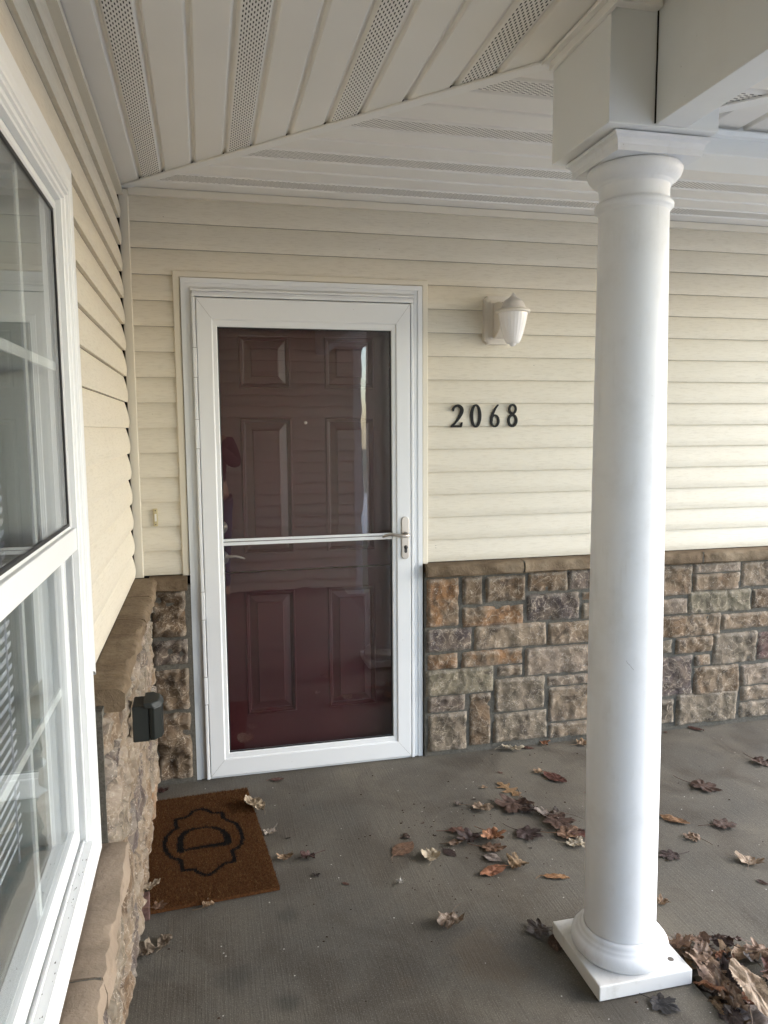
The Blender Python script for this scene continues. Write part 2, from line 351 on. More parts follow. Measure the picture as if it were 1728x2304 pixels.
# ------------------------------------------------------------------ siding
def siding(b, fn, u0, u1, z0, z1, butt=.0165, gap=.0012, mi=0):
    k0 = int(math.floor((z0-ZL)/DC+1e-6)); k = k0
    while ZL+k*DC < z1-1e-3:
        zb = ZL+k*DC; n = 14; prof = [(zb+gap, .002)] if zb >= z0-1e-4 else []
        def off(t): return .002+butt*(1-t**1.9)-.0058*max(0, 1-t/.34)**1.7
        if zb >= z0-1e-4: prof += [(zb+gap, off(0)*.6), (zb, off(0)-.0015), (zb, off(0)+.0006), (zb+.0025, off(0)+.0010)]
        for i in range(1, n+1):
            t = i/n; z = zb+t*DC
            if z < z0-1e-4: continue
            if z > z1: prof.append((z1, off(t))); break
            prof.append((z, off(t)))
        if len(prof) > 1:
            vs = [fn(u0, z, d) for z, d in prof]+[fn(u1, z, d) for z, d in prof]; m_ = len(prof)
            b.add(vs, [(i, i+1, m_+i+1, m_+i) for i in range(m_-1)], mi, False)
        k += 1
# back wall: thing > siding, backing, corner post, trims
bw = thing('siding_wall', 'beige clapboard wall carrying the burgundy door, lamp and house numbers', 'wall', (1.3, 0, 0))
b = MB()
ZT = ZL+12*DC; siding(b, YW, .03, .205, ZL, ZT); siding(b, YW, 1.25, 4.4, ZL, ZT); siding(b, YW, .03, 4.4, ZT, ZS-.004)
b.build('siding', SIDX, bw, fixn=False)
b = MB(); siding(b, lambda u, v, d: (u, -d-.0012, v), 2.555, 4.4, ZL+13*DC, ZL+14*DC); siding(b, lambda u, v, d: (u, -d-.0012, v), 3.32, 4.4, ZL+7*DC, ZL+8*DC)
b.build('overlapping_panel', SIDX, bw, fixn=False)
b = MB(); b.box(-.2, .24, .004, .16, -.1, 2.6); b.box(1.215, 4.5, .004, .16, -.1, 2.6); b.box(.24, 1.215, .004, .16, 2.08, 2.6); b.box(.24, 1.215, .10, .16, -.1, 2.08)
b.build('wall_core', DARK, bw)
b = MB(); b.prism([(-.004, .001), (.033, .001), (.033, .020), (.030, .022), (-.001, .022), (-.004, .019)], lambda u, v, t: (u, -v, t), ZL-.006, ZS-.012)
b.build('corner_post', TRIMB, bw)
b = MB(); b.box(.033, 4.4, -.024, -.001, ZS-.032, ZS-.002); b.build('top_trim', TRIMB, bw, .0015)
b = MB(); b.ring((.190, 1.264, ZL-.004, 2.147), (.219, 1.238, ZL-.004, 2.121), [(0, .001), (0, .022), (.1, .025), (.85, .026), (.95, .022), (1, .020), (1, .002)], YW)
jc = b.build('door_surround_trim', TRIMB, bw)
# nail holes and old sticker ghosts are marks on the siding
b = MB()
for (x, z) in ((1.303, .979), (1.303, .968), (1.77, 1.79), (2.2, 1.33)):
    b.lathe([(.0, 0), (.0016, 0), (.0016, .0003)], (0, 0), 8, caps=False); n_ = 24
    b.v[-n_:] = [(x+p[0], -.0175+.0004-p[2], z+p[1]) for p in b.v[-n_:]]
b.build('nail_hole', BLACKG, bw, fixn=False)

# left wall
lw = thing('siding_wall', 'beige clapboard side wall with the large window in it', 'wall', (0, -1.5, 0))
Y0, Y1 = -2.62, -1.50            # window rough opening
b = MB(); ZU = ZL+11*DC; XS = lambda u, v, d: (d-.014, u, v); siding(b, XS, -.040, Y1+.03, ZL, ZU, .018); siding(b, XS, -.040, -3.9, ZU, ZS-.004, .018); siding(b, XS, Y0-.03, -3.9, ZL, ZU, .018)
b.build('siding', SIDY, lw, fixn=False)
b = MB(); b.box(-.13, -.022, Y1, .0, -.1, 2.6); b.box(-.13, -.022, -3.9, Y0, -.1, 2.6); b.box(-.13, -.022, Y0, Y1, 2.03, 2.6); b.box(-.13, -.022, Y0, Y1, -.1, .54)
b.build('wall_core', DARK, lw)
b = MB(); b.box(-.02, .012, -3.9, -.030, ZS-.027, ZS-.004); b.box(-.02, .016, -3.9, -.030, ZS-.0365, ZS-.034); b.build('top_trim', TRIMB, lw)
# opposite wall (seen mirrored in the storm door)
ow = thing('siding_wall', 'beige clapboard wall behind the photographer, mirrored in the door glass', 'wall', (.8, -3.9, 0))
OW = lambda u, v, d: (u, -3.9+d, v)
b = MB(); siding(b, OW, 0, 1.68, -.16, ZS-.01, .030, .020); b.build('siding', SIDX, ow, fixn=False)
b = MB(); b.box(1.68, 1.76, -3.93, -3.875, -.16, ZS-.002); b.box(1.755, 1.765, -4.5, -3.93, -.16, ZS-.002); b.build('corner_post', WHITE, ow, .003)
b = MB(); b.box(-3, 1.755, -5.5, -3.905, -.16, 2.6); b.build('wall_core', DARK, ow)

# ------------------------------------------------------------------ stone
def ntint(c, k): return tuple(max(.01, x*k) for x in c)
PAL = {'rust': ((0.180, 0.094, 0.043), (0.153, 0.109, 0.071)), 'brown': ((0.113, 0.073, 0.043), (0.158, 0.115, 0.077)), 'plum': ((0.064, 0.049, 0.047), (0.108, 0.082, 0.064)), 'sand': ((0.194, 0.148, 0.104), (0.150, 0.112, 0.078)),
       'grey': ((0.125, 0.101, 0.073), (0.158, 0.126, 0.094)), 'green': ((0.121, 0.105, 0.073), (0.150, 0.127, 0.088)), 'pink': ((0.199, 0.155, 0.119), (0.158, 0.122, 0.090)), 'wine': ((0.077, 0.041, 0.038), (0.117, 0.083, 0.064)), 'dark': ((0.086, 0.054, 0.032), (0.117, 0.083, 0.053))}
def stone_block(V, Fc, T1, T2, rect, fn, base, thick, seed, pal, rough=1.0, dens=90):
    u0, u1, v0, v1 = rect; u0 -= .0055; u1 += .0055; v0 -= .0055; v1 += .0055; W, H = u1-u0, v1-v0
    nu, nv = max(6, int(W*dens)), max(6, int(H*dens)); o = len(V); r = random.Random(seed)
    tilt = (r.uniform(-.12, .12)/max(W, .1)*.06, r.uniform(-.1, .1)); c1, c2 = PAL[pal]
    k = r.uniform(.9, 1.12); off = Vector((seed*3.17, seed*1.3, 0))
    fa = [(r.uniform(u0, u1), r.uniform(v0, v1), r.uniform(0, 2*PI), r.uniform(.006, .014)) for _ in range(int(3+W*H*260))]
    for j in range(nv+1):
        for i in range(nu+1):
            s, t = i/nu, j/nv; u, v = u0+W*s, v0+H*t
            e = min(min(s, 1-s)*W, min(t, 1-t)*H)
            er = min(1, e/.005); dome = (1-(1-er)**2)**.5
            q = Vector((u*16, v*16, 0))+off
            n1 = noise.noise(q*.6); n2 = noise.noise(q*1.7); rid = 1-abs(noise.noise(q*1.1+Vector((5, 5, 0))))*2
            d = thick*(.45+.55*dome)
            cl = 0
            for (fu, fv, an, am) in fa:   # conchoidal chips
                dd = (u-fu)*math.cos(an)+(v-fv)*math.sin(an); rr = math.hypot(u-fu, v-fv)
                if rr < .06 and dd > 0: cl = max(cl, am*1.3*(1-rr/.06))
            d += dome*rough*(n1*.010+n2*.006+rid*.004+tilt[1]*(t-.5)*.05-cl)
            if e < 1e-6: d = base*0+.0
            ju = noise.noise(Vector((v*22, seed, 1)))*.004; jv = noise.noise(Vector((u*22, seed, 9)))*.004
            cr = min(1, e/.02)
            V.append(fn(u+ju*(1-cr)*(1 if s < .5 else -1), v+jv*(1-cr)*(1 if t < .5 else -1), base+d))
            T1.append(ntint(c1, k)); T2.append(ntint(c2, k))
    for j in range(nv):
        for i in range(nu):
            a = o+j*(nu+1)+i; Fc.append((a, a+1, a+nu+2, a+nu+1))
def stone_mesh(name, stones, fn, base, thick, parent, seed0=0, rough=1.0, mats=STONE, dens=90):
    V, Fc, T1, T2 = [], [], [], []
    for i, (x0, z0, x1, z1, pal) in enumerate(stones):
        stone_block(V, Fc, T1, T2, (x0, x1, z0, z1), fn, base, thick, seed0+i, pal, rough, dens)
    bs = WORLD[parent.name]; me = bpy.data.meshes.new(name)
    me.from_pydata([(x-bs.x, y-bs.y, z-bs.z) for x, y, z in V], [], Fc); me.materials.append(mats)
    for nm, T in (('tint', T1), ('tint2', T2)):
        a = me.color_attributes.new(nm, 'FLOAT_COLOR', 'POINT')
        for i, c in enumerate(T): a.data[i].color = (*c, 1)
    for p in me.polygons: p.use_smooth = True
    bm = bmesh.new(); bm.from_mesh(me); bmesh.ops.recalc_face_normals(bm, faces=bm.faces); bm.to_mesh(me); bm.free()
    o = bpy.data.objects.new(name, me); C.objects.link(o); o.parent = parent; return o
def cap_piece(u0, u1, v0, v1, depth, fn, parent, m, seed, name='cap_stone', lipr=.012):
    # a ledge slab: u along, depth out from the wall, v height; front face split rough, top smooth
    nu = max(8, int((u1-u0)*50)); prof = [(0, v1), (depth*.5, v1), (depth-lipr, v1-.001), (depth-.003, v1-.006), (depth, v1-.014), (depth, (v0+v1)/2), (depth-.002, v0+.008), (depth-.012, v0), (0, v0)]
    V = []; n = len(prof)
    for i in range(nu+1):
        u = u0+(u1-u0)*i/nu
        for j, (d, v) in enumerate(prof):
            q = Vector((u*12, v*20, seed*2.3)); amp = .011 if 3 <= j <= 7 else (.004 if j == 2 else 0)
            du = noise.noise(q)*amp+noise.noise(q*2.6)*amp*.8+noise.noise(q*5.5)*amp*.15
            V.append(fn(u, v+(noise.noise(Vector((u*7, j, seed)))*.0025 if 0 < j < 8 else 0), max(0, d+du) if j else d))
    b = MB(); b.add(V, [(i*n+j, i*n+j+1, (i+1)*n+j+1, (i+1)*n+j) for i in range(nu) for j in range(n-1)], 0, True)
    b.add(V[:n], [tuple(range(n))]); b.add(V[-n:], [tuple(range(n))[::-1]])
    return b.build(name, m, parent, auto=38)
SR = [
(1.252,0.610,1.403,0.832),
(1.421,0.703,1.516,0.830),
(1.534,0.708,1.727,0.827),
(1.743,0.744,1.940,0.836),
(1.946,0.744,2.045,0.837),
(1.422,0.598,1.720,0.689),
(1.739,0.604,2.005,0.732),
(2.018,0.691,2.047,0.728),
(2.020,0.599,2.049,0.676),
(1.252,0.493,1.468,0.597),
(1.480,0.489,1.836,0.599),
(1.848,0.485,2.051,0.590),
(1.255,0.409,1.397,0.481),
(1.420,0.407,1.720,0.482),
(1.734,0.343,2.054,0.475),
(1.595,0.353,1.718,0.400),
(1.248,0.286,1.574,0.405),
(1.583,0.180,1.834,0.338),
(1.847,0.283,2.057,0.329),
(1.857,0.107,2.060,0.274),
(1.257,0.206,1.435,0.281),
(1.458,0.031,1.561,0.277),
(1.258,0.021,1.444,0.198),
(1.577,0.033,1.847,0.171),
(1.859,0.024,2.063,0.097),
(2.454,0.686,2.608,0.832),
(2.614,0.790,2.880,0.836),
(2.617,0.699,2.880,0.783),
(2.891,0.708,3.032,0.831),
(2.459,0.591,2.588,0.668),
(2.595,0.587,2.946,0.696),
(2.958,0.592,3.039,0.691),
(2.468,0.473,2.778,0.582),
(2.783,0.494,3.045,0.572),
(2.457,0.397,2.512,0.462),
(2.533,0.388,2.738,0.467),
(2.743,0.318,2.997,0.474),
(3.003,0.324,3.052,0.469),
(2.473,0.176,2.629,0.376),
(2.641,0.319,2.733,0.374),
(2.640,0.168,2.899,0.311),
(2.911,0.194,3.061,0.303),
(2.914,0.112,3.058,0.188),
(2.466,0.040,2.530,0.159),
(2.549,0.022,2.890,0.178),
(2.911,0.022,3.071,0.108),
]
PN = ['rust','dark','brown','brown','plum','rust','plum','brown','grey','plum','sand','brown','rust','rust','pink','sand','green','grey','pink','sand','plum','brown','grey','grey','sand',
      'brown','pink','brown','sand','pink','green','dark','brown','brown','grey','brown','grey','wine','plum','brown','brown','pink','sand','grey','grey','grey']
stones = []
EXT = {4: 2.10, 7: 2.10, 8: 2.20, 11: 2.20, 14: 2.16, 18: 2.12, 19: 2.15, 24: 2.2}
EXL = {25: 2.39, 29: 2.40, 32: 2.30, 34: 2.30, 38: 2.37, 43: 2.33}
for i, (a, z0, c, z1) in enumerate(SR):
    if i in EXT: c = EXT[i]
    if i in EXL: a = EXL[i]
    if i in (28, 31, 33, 37, 41, 42, 45): c += [.12, .2, .05, .16, .1][i % 5]
    stones.append((a, z0, c, z1, PN[i]))
stones += [(2.115, .745, 2.375, .837, 'brown'), (2.115, .688, 2.38, .732, 'sand'), (2.215, .604, 2.385, .676, 'grey'), (2.215, .49, 2.45, .592, 'pink'), (2.18, .343, 2.285, .475, 'green'), (2.175, .397, 2.45, .462, 'brown') if False else (2.30, .397, 2.44, .462, 'brown'),
           (2.14, .283, 2.35, .329, 'grey'), (2.17, .176, 2.35, .27, 'brown'), (2.215, .024, 2.315, .16, 'plum'), (2.30, .335, 2.45, .385, 'sand')]
x = 3.2
while x < 4.3:
    for (z0, z1) in ((.02, .17), (.185, .33), (.345, .47), (.485, .60), (.615, .70), (.715, .836)):
        w_ = rnd.uniform(.2, .34); stones.append((x+rnd.uniform(0, .03), z0, x+.3, z1, rnd.choice(list(PAL))))
    x += .32
sr = thing('stone_wainscot', 'brown and grey cut stone base wall right of the door, behind the column', 'stone wall', (2.7, 0, 0))
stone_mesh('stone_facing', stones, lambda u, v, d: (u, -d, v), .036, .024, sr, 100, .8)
b = MB(); nu, nv = 160, 46; V = []
for j in range(nv+1):
    for i in range(nu+1):
        u, v = 1.242+3.2*i/nu, -.02+.88*j/nv
        V.append((u, -.046-.004*noise.noise(Vector((u*30, v*30, 0))), v))
b.add(V, [(j*(nu+1)+i, j*(nu+1)+i+1, (j+1)*(nu+1)+i+1, (j+1)*(nu+1)+i) for j in range(nv) for i in range(nu)], 0, True)
b.add([(1.242,-.046,-.02),(1.242,-.001,-.02),(1.242,-.001,.86),(1.242,-.046,.86)], [(0,1,2,3)]); b.build('mortar', MORT, sr, fixn=False)
for i, (a, c) in enumerate(((1.247, 1.706), (1.712, 2.18), (2.186, 2.646), (2.652, 3.12), (3.126, 3.6), (3.606, 4.1))):
    cap_piece(a, c, .842, .8995, .082, YW, sr, CAP, i+1)
for x in (1.709, 2.183, 2.649, 3.123): b = MB(); b.box(x-.004, x+.004, -.078, -.001, .846, .897); b.build('cap_joint', MORT, sr)
# stones between the corner and the door
sm_ = thing('stone_wainscot', 'narrow strip of brown stones between the corner and the door frame', 'stone wall', (.13, 0, 0))
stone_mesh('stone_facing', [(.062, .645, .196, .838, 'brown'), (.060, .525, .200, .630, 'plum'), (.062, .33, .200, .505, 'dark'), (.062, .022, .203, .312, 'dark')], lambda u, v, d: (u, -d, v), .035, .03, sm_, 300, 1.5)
b = MB(); b.box(.02, .220, -.046, -.001, -.02, .86); b.build('mortar', MORT, sm_)
cap_piece(.055, .208, .842, .8995, .082, YW, sm_, CAP, 21)
# left wall stones
sl_ = thing('stone_wainscot', 'rough stone base of the side wall under the window, beside the doormat', 'stone wall', (0, -1, 0))
LS = []; r = random.Random(5); names = ['brown', 'plum', 'sand', 'rust', 'pink', 'grey', 'brown', 'sand', 'plum']
for (z0, z1) in ((.02, .15), (.165, .27), (.285, .45), (.465, .535)):
    y = -3.85
    while y < -.09:
        w_ = r.uniform(.14, .30); LS.append((y, z0, min(y+w_, -.07), z1, r.choice(names))); y += w_+.012
for (z0, z1) in ((.545, .66), (.675, .74), (.755, .838)):
    y = -1.475
    while y < -.09:
        w_ = r.uniform(.13, .28); LS.append((y, z0, min(y+w_, -.07), z1, r.choice(names))); y += w_+.012
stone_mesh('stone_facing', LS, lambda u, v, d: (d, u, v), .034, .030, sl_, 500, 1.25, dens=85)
b = MB(); b.box(.001, .044, -3.88, -.047, -.02, .5); b.box(.001, .044, -1.482, -.047, .5, .86); b.build('mortar', MORT, sl_)
for i, (a, c) in enumerate(((-.078-.34+.02, -.047), (-.415-.0, -.405), (-.745, -.41), (-1.44, -.751))):
    if i != 1: cap_piece(a if i else -.402, c, .842, .8995, .088, XW, sl_, CAP, 31+i)
ws = thing('stone_sill', 'pale buff stone sill blocks under the side window', 'sill', (.04, -2, .5))
for i, (a, c) in enumerate(((-1.945, -1.486), (-2.42, -1.953), (-2.9, -2.428), (-3.4, -2.908))):
    cap_piece(a, c, .470, .543, .094, XW, ws, SILLM, 41+i, 'sill_block', .02)
b = MB()
for y in (-1.949, -2.424, -2.904): b.box(.002, .086, y-.004, y+.004, .475, .540)
b.build('mortar_joint', MORT, ws)

# ------------------------------------------------------------------ porch ceiling
sf = thing('porch_ceiling', 'ribbed off white vented soffit panels over the porch, mitred at the corner', 'ceiling', (.8, -1.5, ZS))
# strips across the run, repeating vented, plain, plain; groove between strips
def strips(b, fn, a0, a1, start, clip, gd=.011, widths=(.089, .1105, .108)):
    """a: across coordinate; fn(a,l,z); clip(a)->(l0,l1)"""
    per = sum(widths); k = 3*int(math.floor((a0-start)/per)); s = start+per*(k//3)-widths[2]; PITCH = widths[2]
    while s+PITCH < a1:
        s += PITCH; kindi = (k % 3); PITCH = widths[kindi]
        # groove 16 mm, raised band faces
        prof = [(0, gd), (.004, gd), (.0085, .002), (.012, 0), (PITCH-.012, 0), (PITCH-.0085, .002), (PITCH-.004, gd), (PITCH, gd)]
        for i in range(len(prof)-1):
            a, za = prof[i]; c, zc = prof[i+1]; A, Cc = max(a0, s+a), min(a1, s+c)
            if A >= Cc: continue
            la, lc = clip(A), clip(Cc)
            if la[1] <= la[0] and lc[1] <= lc[0]: continue
            mi = 1 if (kindi == 0 and i == 3) else 0
            b.add([fn(A, la[0], za), fn(Cc, lc[0], zc), fn(Cc, lc[1], zc), fn(A, la[1], za)], [(0, 1, 2, 3)], mi)
        k += 1
XB = 1.338       # inner face of beam over porch side
b = MB(); strips(b, lambda a, l, z: (a, l, ZS+z), .001, XB, .088, lambda a: (-3.899, -a*1.09-.012 if a < 1.22 else -1.34)); b.build('panels_along_porch', [SOFY, SOFYV], sf, fixn=False)
b = MB()
strips(b, lambda a, l, z: (l, -a, ZS+z), .001, 1.352, .113, lambda a: ((a-.012)/1.09 if a < 1.352 else 1.2, 4.4), widths=(.096, .120, .119)); b.build('panels_across_porch', [SOFX, SOFXV], sf, fixn=False)
b = MB(); dx, dy = 1/math.hypot(1, 1.09), 1.09/math.hypot(1, 1.09)   # mitre trim, lies below the panels
b.prism([(-.0215, -.0005), (-.0215, -.004), (-.019, -.0065), (.019, -.0065), (.0215, -.004), (.0215, -.0005)], lambda u, v, t: (t*dx+u*dy, -t*dy+u*dx, ZS+v), .0, 1.34/dy)
b.build('mitre_trim', SOFT, sf)
b = MB(); b.box(-.02, 4.4, -3.9, -1.345, ZS+.03, ZS+.05); b.box(-.02, 4.4, -1.345, .004, ZS+.03, ZS+.05); b.build('ceiling_core', DARK, sf)
b = MB(); b.box(.034, 4.4, -.006, -.001, ZS-.004, ZS-.0005); b.build('wall_channel', SOFT, sf)

# ------------------------------------------------------------------ beams
ZB = 2.196
bx = thing('beam_box', 'square off white metal wrapped box sitting on top of the column', 'beam', (1.355, -1.49, ZB))
b = MB(); b.box(1.212, 1.498, -1.637, -1.345, ZB, ZS+.02); b.build('box_wrap', BEAMM, bx, .002)
b = MB(); b.box(1.186, 1.2115, -3.9, -1.338, ZS-.013, ZS-.0035); b.box(1.200, 1.2115, -3.9, -1.345, ZS-.035, ZS-.0135); b.box(1.186, 1.498, -1.3445, -1.325, ZS-.013, ZS-.0035)
b.build('channel_trim', SOFT, bx, .0015)
b = MB(); b.box(1.2124, 1.325, -1.664, -1.6375, ZS-.022, ZS-.002); b.build('front_channel', SOFT, bx, .0015)
bb = thing('porch_beam', 'off white wrapped beam running from the column toward the camera', 'beam', (1.37, -2.7, ZB))
b = MB(); b.box(1.330, 1.412, -3.88, -1.6385, ZB+.003, ZS+.02); b.build('beam_wrap', BEAMM, bb, .002)
b = MB(); b.box(1.3275, 1.3300, -1.6405, -1.6376, ZB+.006, ZS-.004); b.build('dark_seam', DARK, bb)
bc = thing('porch_beam', 'white wrapped beam running right from behind the column top', 'beam', (2.9, -1.44, ZB))
b = MB(); b.box(1.4985, 4.4, -1.505, -1.385, ZB+.001, ZS+.02); b.build('beam_wrap', VINYL, bc, .002)
b = MB(); b.prism([(0, 0), (.014, .002), (.018, .012), (.016, .016), (0, .016)], lambda u, v, t: (t, -1.505-u, 2.238+v), 1.499, 4.4); b.build('crown_trim', VINYL, bc)
# eave soffit outside the beams
ev = thing('eave_soffit', 'vented white eave panels outside the beams at the upper right', 'soffit', (1.7, -1.9, 2.26))
ZE = 2.262
b = MB(); strips(b, lambda a, l, z: (l, -a, ZE+z), 1.52, 3.88, 1.62, lambda a: (1.412, 1.412+min(.56, max(.0, (a-1.515)*1.0)))); b.build('panels_side', [SOFX, SOFXV], ev, fixn=False)
b = MB(); strips(b, lambda a, l, z: (a, l, ZE+z), 1.43, 4.4, 1.46, lambda a: (-1.505-min(.56, max(0, (a-1.422))), -1.505)); b.build('panels_front', [SOFY, SOFYV], ev, fixn=False)
b = MB(); q = .7071; b.prism([(-.02, 0), (-.02, -.005), (.02, -.005), (.02, 0)], lambda u, v, t: (1.43+t*q+u*q, -1.53-t*q+u*q, ZE+v-.001), .02, .76); b.build('mitre_trim', SOFT, ev)
b = MB(); b.box(1.972, 1.99, -3.9, -2.06, 2.20, 2.42); b.box(1.972, 4.4, -2.078, -2.06, 2.20, 2.42); b.build('fascia', VINYL, ev, .002)
b = MB(); b.add([(1.4,-3.9,ZE+.03),(1.98,-3.9,ZE+.03),(1.98,-2.07,ZE+.03),(4.4,-2.07,ZE+.03),(4.4,-1.4,ZE+.03),(1.4,-1.4,ZE+.03)], [(0,1,2,3,4,5)]); b.build('eave_core', DARK, ev)
# unseen roof slab over everything, added to block light from above
rf = MB(); RM = mat('roof_shingle', (.07, .065, .06), .9)
rf.add([(-3.5,-6,2.62),(2.0,-6,2.62),(2.0,-2.08,2.62),(4.8,-2.08,2.62),(4.8,3,2.62),(-3.5,3,2.62)]+[(-3.5,-6,2.8),(2.0,-6,2.45),(2.0,-2.08,2.45),(4.8,-2.08,2.45),(4.8,3,2.8),(-3.5,3,2.8)],
       [(0,1,2,3,4,5),(6,7,8,9,10,11),(0,1,7,6),(1,2,8,7),(2,3,9,8),(3,4,10,9),(4,5,11,10),(5,0,6,11)])
tag(rf.build('light_block_roof', RM), 'unseen roof slab added above the porch ceiling to block light', 'roof')
rm = MB(); rm.box(-3.2, -3.1, -3.9, .2, -.1, 2.6); rm.box(-3.1, -.13, .0, .1, -.1, 2.6); rm.box(-3.1, -.13, -3.95, -3.9, -.1, 2.6); rm.box(-3.1, -.13, -3.9, 0, -.1, 0)
IN = mat('interior_paint', (.30, .30, .29), .8); tag(rm.build('room_interior', IN), 'dim grey room behind the side window', 'room')

# ------------------------------------------------------------------ column
cl = thing('porch_column', 'round white porch column with square base in front of the stone wall', 'column', (1.398, -1.474, 0))
CX, CY = 1.398, -1.474; LEAN = (-.0110, -.003)
b = MB(); b.box(1.2594, 1.5368, -1.613, -1.3356, .003, .0455); b.build('plinth', PLINTH, cl, .003)
b = MB(); b.lathe([(.0, .0450), (.118, .0455), (.128, .049), (.1325, .058), (.1335, .068), (.131, .079), (.124, .088), (.1165, .0915), (.1165, .0935), (.112, .096), (.108, .103), (.107, .1085), (.102, .112), (.0985, .1135)], (CX, CY), 96, LEAN, caps=False)
b.build('base_moulding', COLM, cl)
prof = []
for i in range(25):
    z = .1135+(2.046-.1135)*i/24; t = (z-.1135)/(2.046-.1135)
    prof.append((.0972 if t < .3 else .0972-(.0972-.0862)*((t-.3)/.7)**1.25, z))
b = MB(); b.lathe(prof, (CX, CY), 96, LEAN, caps=False); b.build('shaft', COLM, cl)
b = MB(); b.lathe([(.0862, 2.044), (.0885, 2.0465), (.0895, 2.050), (.0935, 2.052), (.0965, 2.057), (.0965, 2.063), (.0935, 2.0675), (.089, 2.069), (.0875, 2.0715), (.0868, 2.074)], (CX, CY), 96, LEAN, caps=False); b.build('astragal', COLM, cl)
b = MB(); b.lathe([(.0862, 2.0715), (.0860, 2.105), (.088, 2.108), (.091, 2.109), (.0915, 2.113), (.0955, 2.115), (.104, 2.121), (.112, 2.130), (.1155, 2.140), (.1155, 2.146), (.113, 2.151), (.09, 2.1525)], (CX, CY), 96, LEAN, caps=False); b.build('capital', COLM, cl)
AC = (1.371, -1.487); b = MB()
ap = [(.113, 2.1525), (.1135, 2.1525), (.1135, 2.168), (.1155, 2.1715), (.1165, 2.176), (.1175, 2.180), (.1255, 2.185), (.1265, 2.1925), (.0, 2.1925)]
V = []
for h, z in [(0, 2.1525)]+ap: V += [(AC[0]-h, AC[1]-h, z), (AC[0]+h, AC[1]-h, z), (AC[0]+h, AC[1]+h, z), (AC[0]-h, AC[1]+h, z)]
b.add(V, [(j*4+i, j*4+(i+1) % 4, (j+1)*4+(i+1) % 4, (j+1)*4+i) for j in range(len(ap)) for i in range(4)]); b.build('abacus', COLM, cl)
b = MB()
for (x, y) in ((1.503, -1.563),):
    b.lathe([(.0085, .0452), (.0085, .0460), (.0065, .0461)], (x, y), 20)
b.build('bolt_hole', [BLACKG], cl).data.materials[0] = mat('rusty_bolt', (.10, .085, .07), .6)
SCR = mat('scuff_mark', (.16, .15, .14), .8)
b = MB()
def on_shaft(z, ang, rr=.0006):
    t = (z-.1135)/(2.046-.1135); rad = (.0972 if t < .3 else .0972-(.0972-.0862)*((t-.3)/.7)**1.25)+rr
    return (CX+LEAN[0]*z+rad*math.cos(ang), CY+LEAN[1]*z+rad*math.sin(ang), z)
def scuff(pts, wd=.0006):
    for (z0, a0), (z1, a1) in zip(pts, pts[1:]):
        b.add([on_shaft(z0-wd, a0), on_shaft(z1-wd, a1), on_shaft(z1+wd, a1), on_shaft(z0+wd, a0)], [(0, 1, 2, 3)])
A0 = math.atan2(-3.283+1.474, .293-1.398)
scuff([(.905, A0-.06+.1), (.898, A0+.08), (.893, A0+.14), (.885, A0+.20), (.881, A0+.24)], .0005)
if 0: scuff([(1.42, A0+.05), (1.405, A0+.25), (1.38, A0+.42), (1.35, A0+.55)], .0003)
if 0: scuff([(1.67, A0+.35), (1.65, A0+.42), (1.64, A0+.5)], .0012)
b.build('scuff', SCR, cl, fixn=False)

# ------------------------------------------------------------------ door
df = thing('door_frame', 'white moulded frame around the burgundy door', 'door frame', (.727, 0, 0))
O4 = (.2205, 1.2365, -.001, 2.1195)
b = MB(); b.ring(O4, (.262, 1.193, -.001, 2.078), [(0, .001), (0, .033), (.46, .033), (.46, .028), (.84, .0275), (.84, .022), (1, .022), (1, -.05)], YW); b.build('brickmould', WHITE, df)
b = MB(); b.box(.263, 1.192, -.046, -.001, 2.045, 2.058); b.box(.264, 1.191, -.040, -.001, 2.0585, 2.066); b.box(.262, 1.193, -.050, -.0005, 2.0665, 2.0745); b.build('drip_cap', WHITE, df, .0015)
b = MB(); b.box(.262, .300, -.02, .09, 0, 2.045); b.box(1.155, 1.193, -.02, .09, 0, 2.045); b.box(.30, 1.155, -.02, .09, 2.03, 2.0575); b.box(.26, 1.195, -.035, .09, 0, .018); b.build('jamb', WHITE, df)
b = MB(); b.box(.262, .2755, -.053, -.020, .004, 2.044); b.box(1.1795, 1.193, -.050, -.020, .004, 2.044); b.build('z_bar', WHITE, df, .003)
# storm door
sd_ = thing('storm_door', 'white full view storm door with a large glass pane', 'door', (.727, -.05, 0))
SO = (.2785, 1.1765, .012, 2.040); SI = (.361, 1.093, .112, 1.926)
b = MB(); b.ring(SO, SI, [(0, -.0), (0, .048), (.03, .051), (.72, .051), (.76, .049), (.78, .045), (.96, .044), (1, .040), (1, .020)], YW); b.build('frame', WHITE, sd_)
MIT = mat('mitre_line', (.20, .20, .20), .7)
b = MB()
def cline(p, q, wd=.0009, d=.0516):
    p, q = Vector(p), Vector(q); t = (q-p).normalized(); n_ = Vector((-t.y, t.x))*wd/2
    b.add([(p.x+n_.x, -d, p.y+n_.y), (q.x+n_.x, -d, q.y+n_.y), (q.x-n_.x, -d, q.y-n_.y), (p.x-n_.x, -d, p.y-n_.y)], [(0, 1, 2, 3)])
for (p, q) in (((.281, 2.036), (.338, 1.959)), ((1.174, 2.036), (1.117, 1.959)), ((.281, .016), (.338, .084)), ((1.174, .016), (1.117, .084))): cline(p, q)
b.build('mitre_seam', MIT, sd_, fixn=False)
b = MB(); b.box(.358, 1.096, -.034, -.030, .110, 1.929); b.build('glass_pane', DGLASS, sd_)
b = MB(); b.box(.361, 1.093, -.042, -.0345, 1.020, 1.034); b.box(.361, 1.0925, -.0405, -.0345, 1.037, 1.048); b.build('sash_divider', WHITE, sd_, .0015)
b = MB(); b.ring((.3605, 1.0935, .1115, 1.9265), (.366, 1.088, .117, 1.921), [(0, .036), (0, .0395), (1, .0385), (1, .034)], YW); b.build('gasket', BLACKG, sd_)
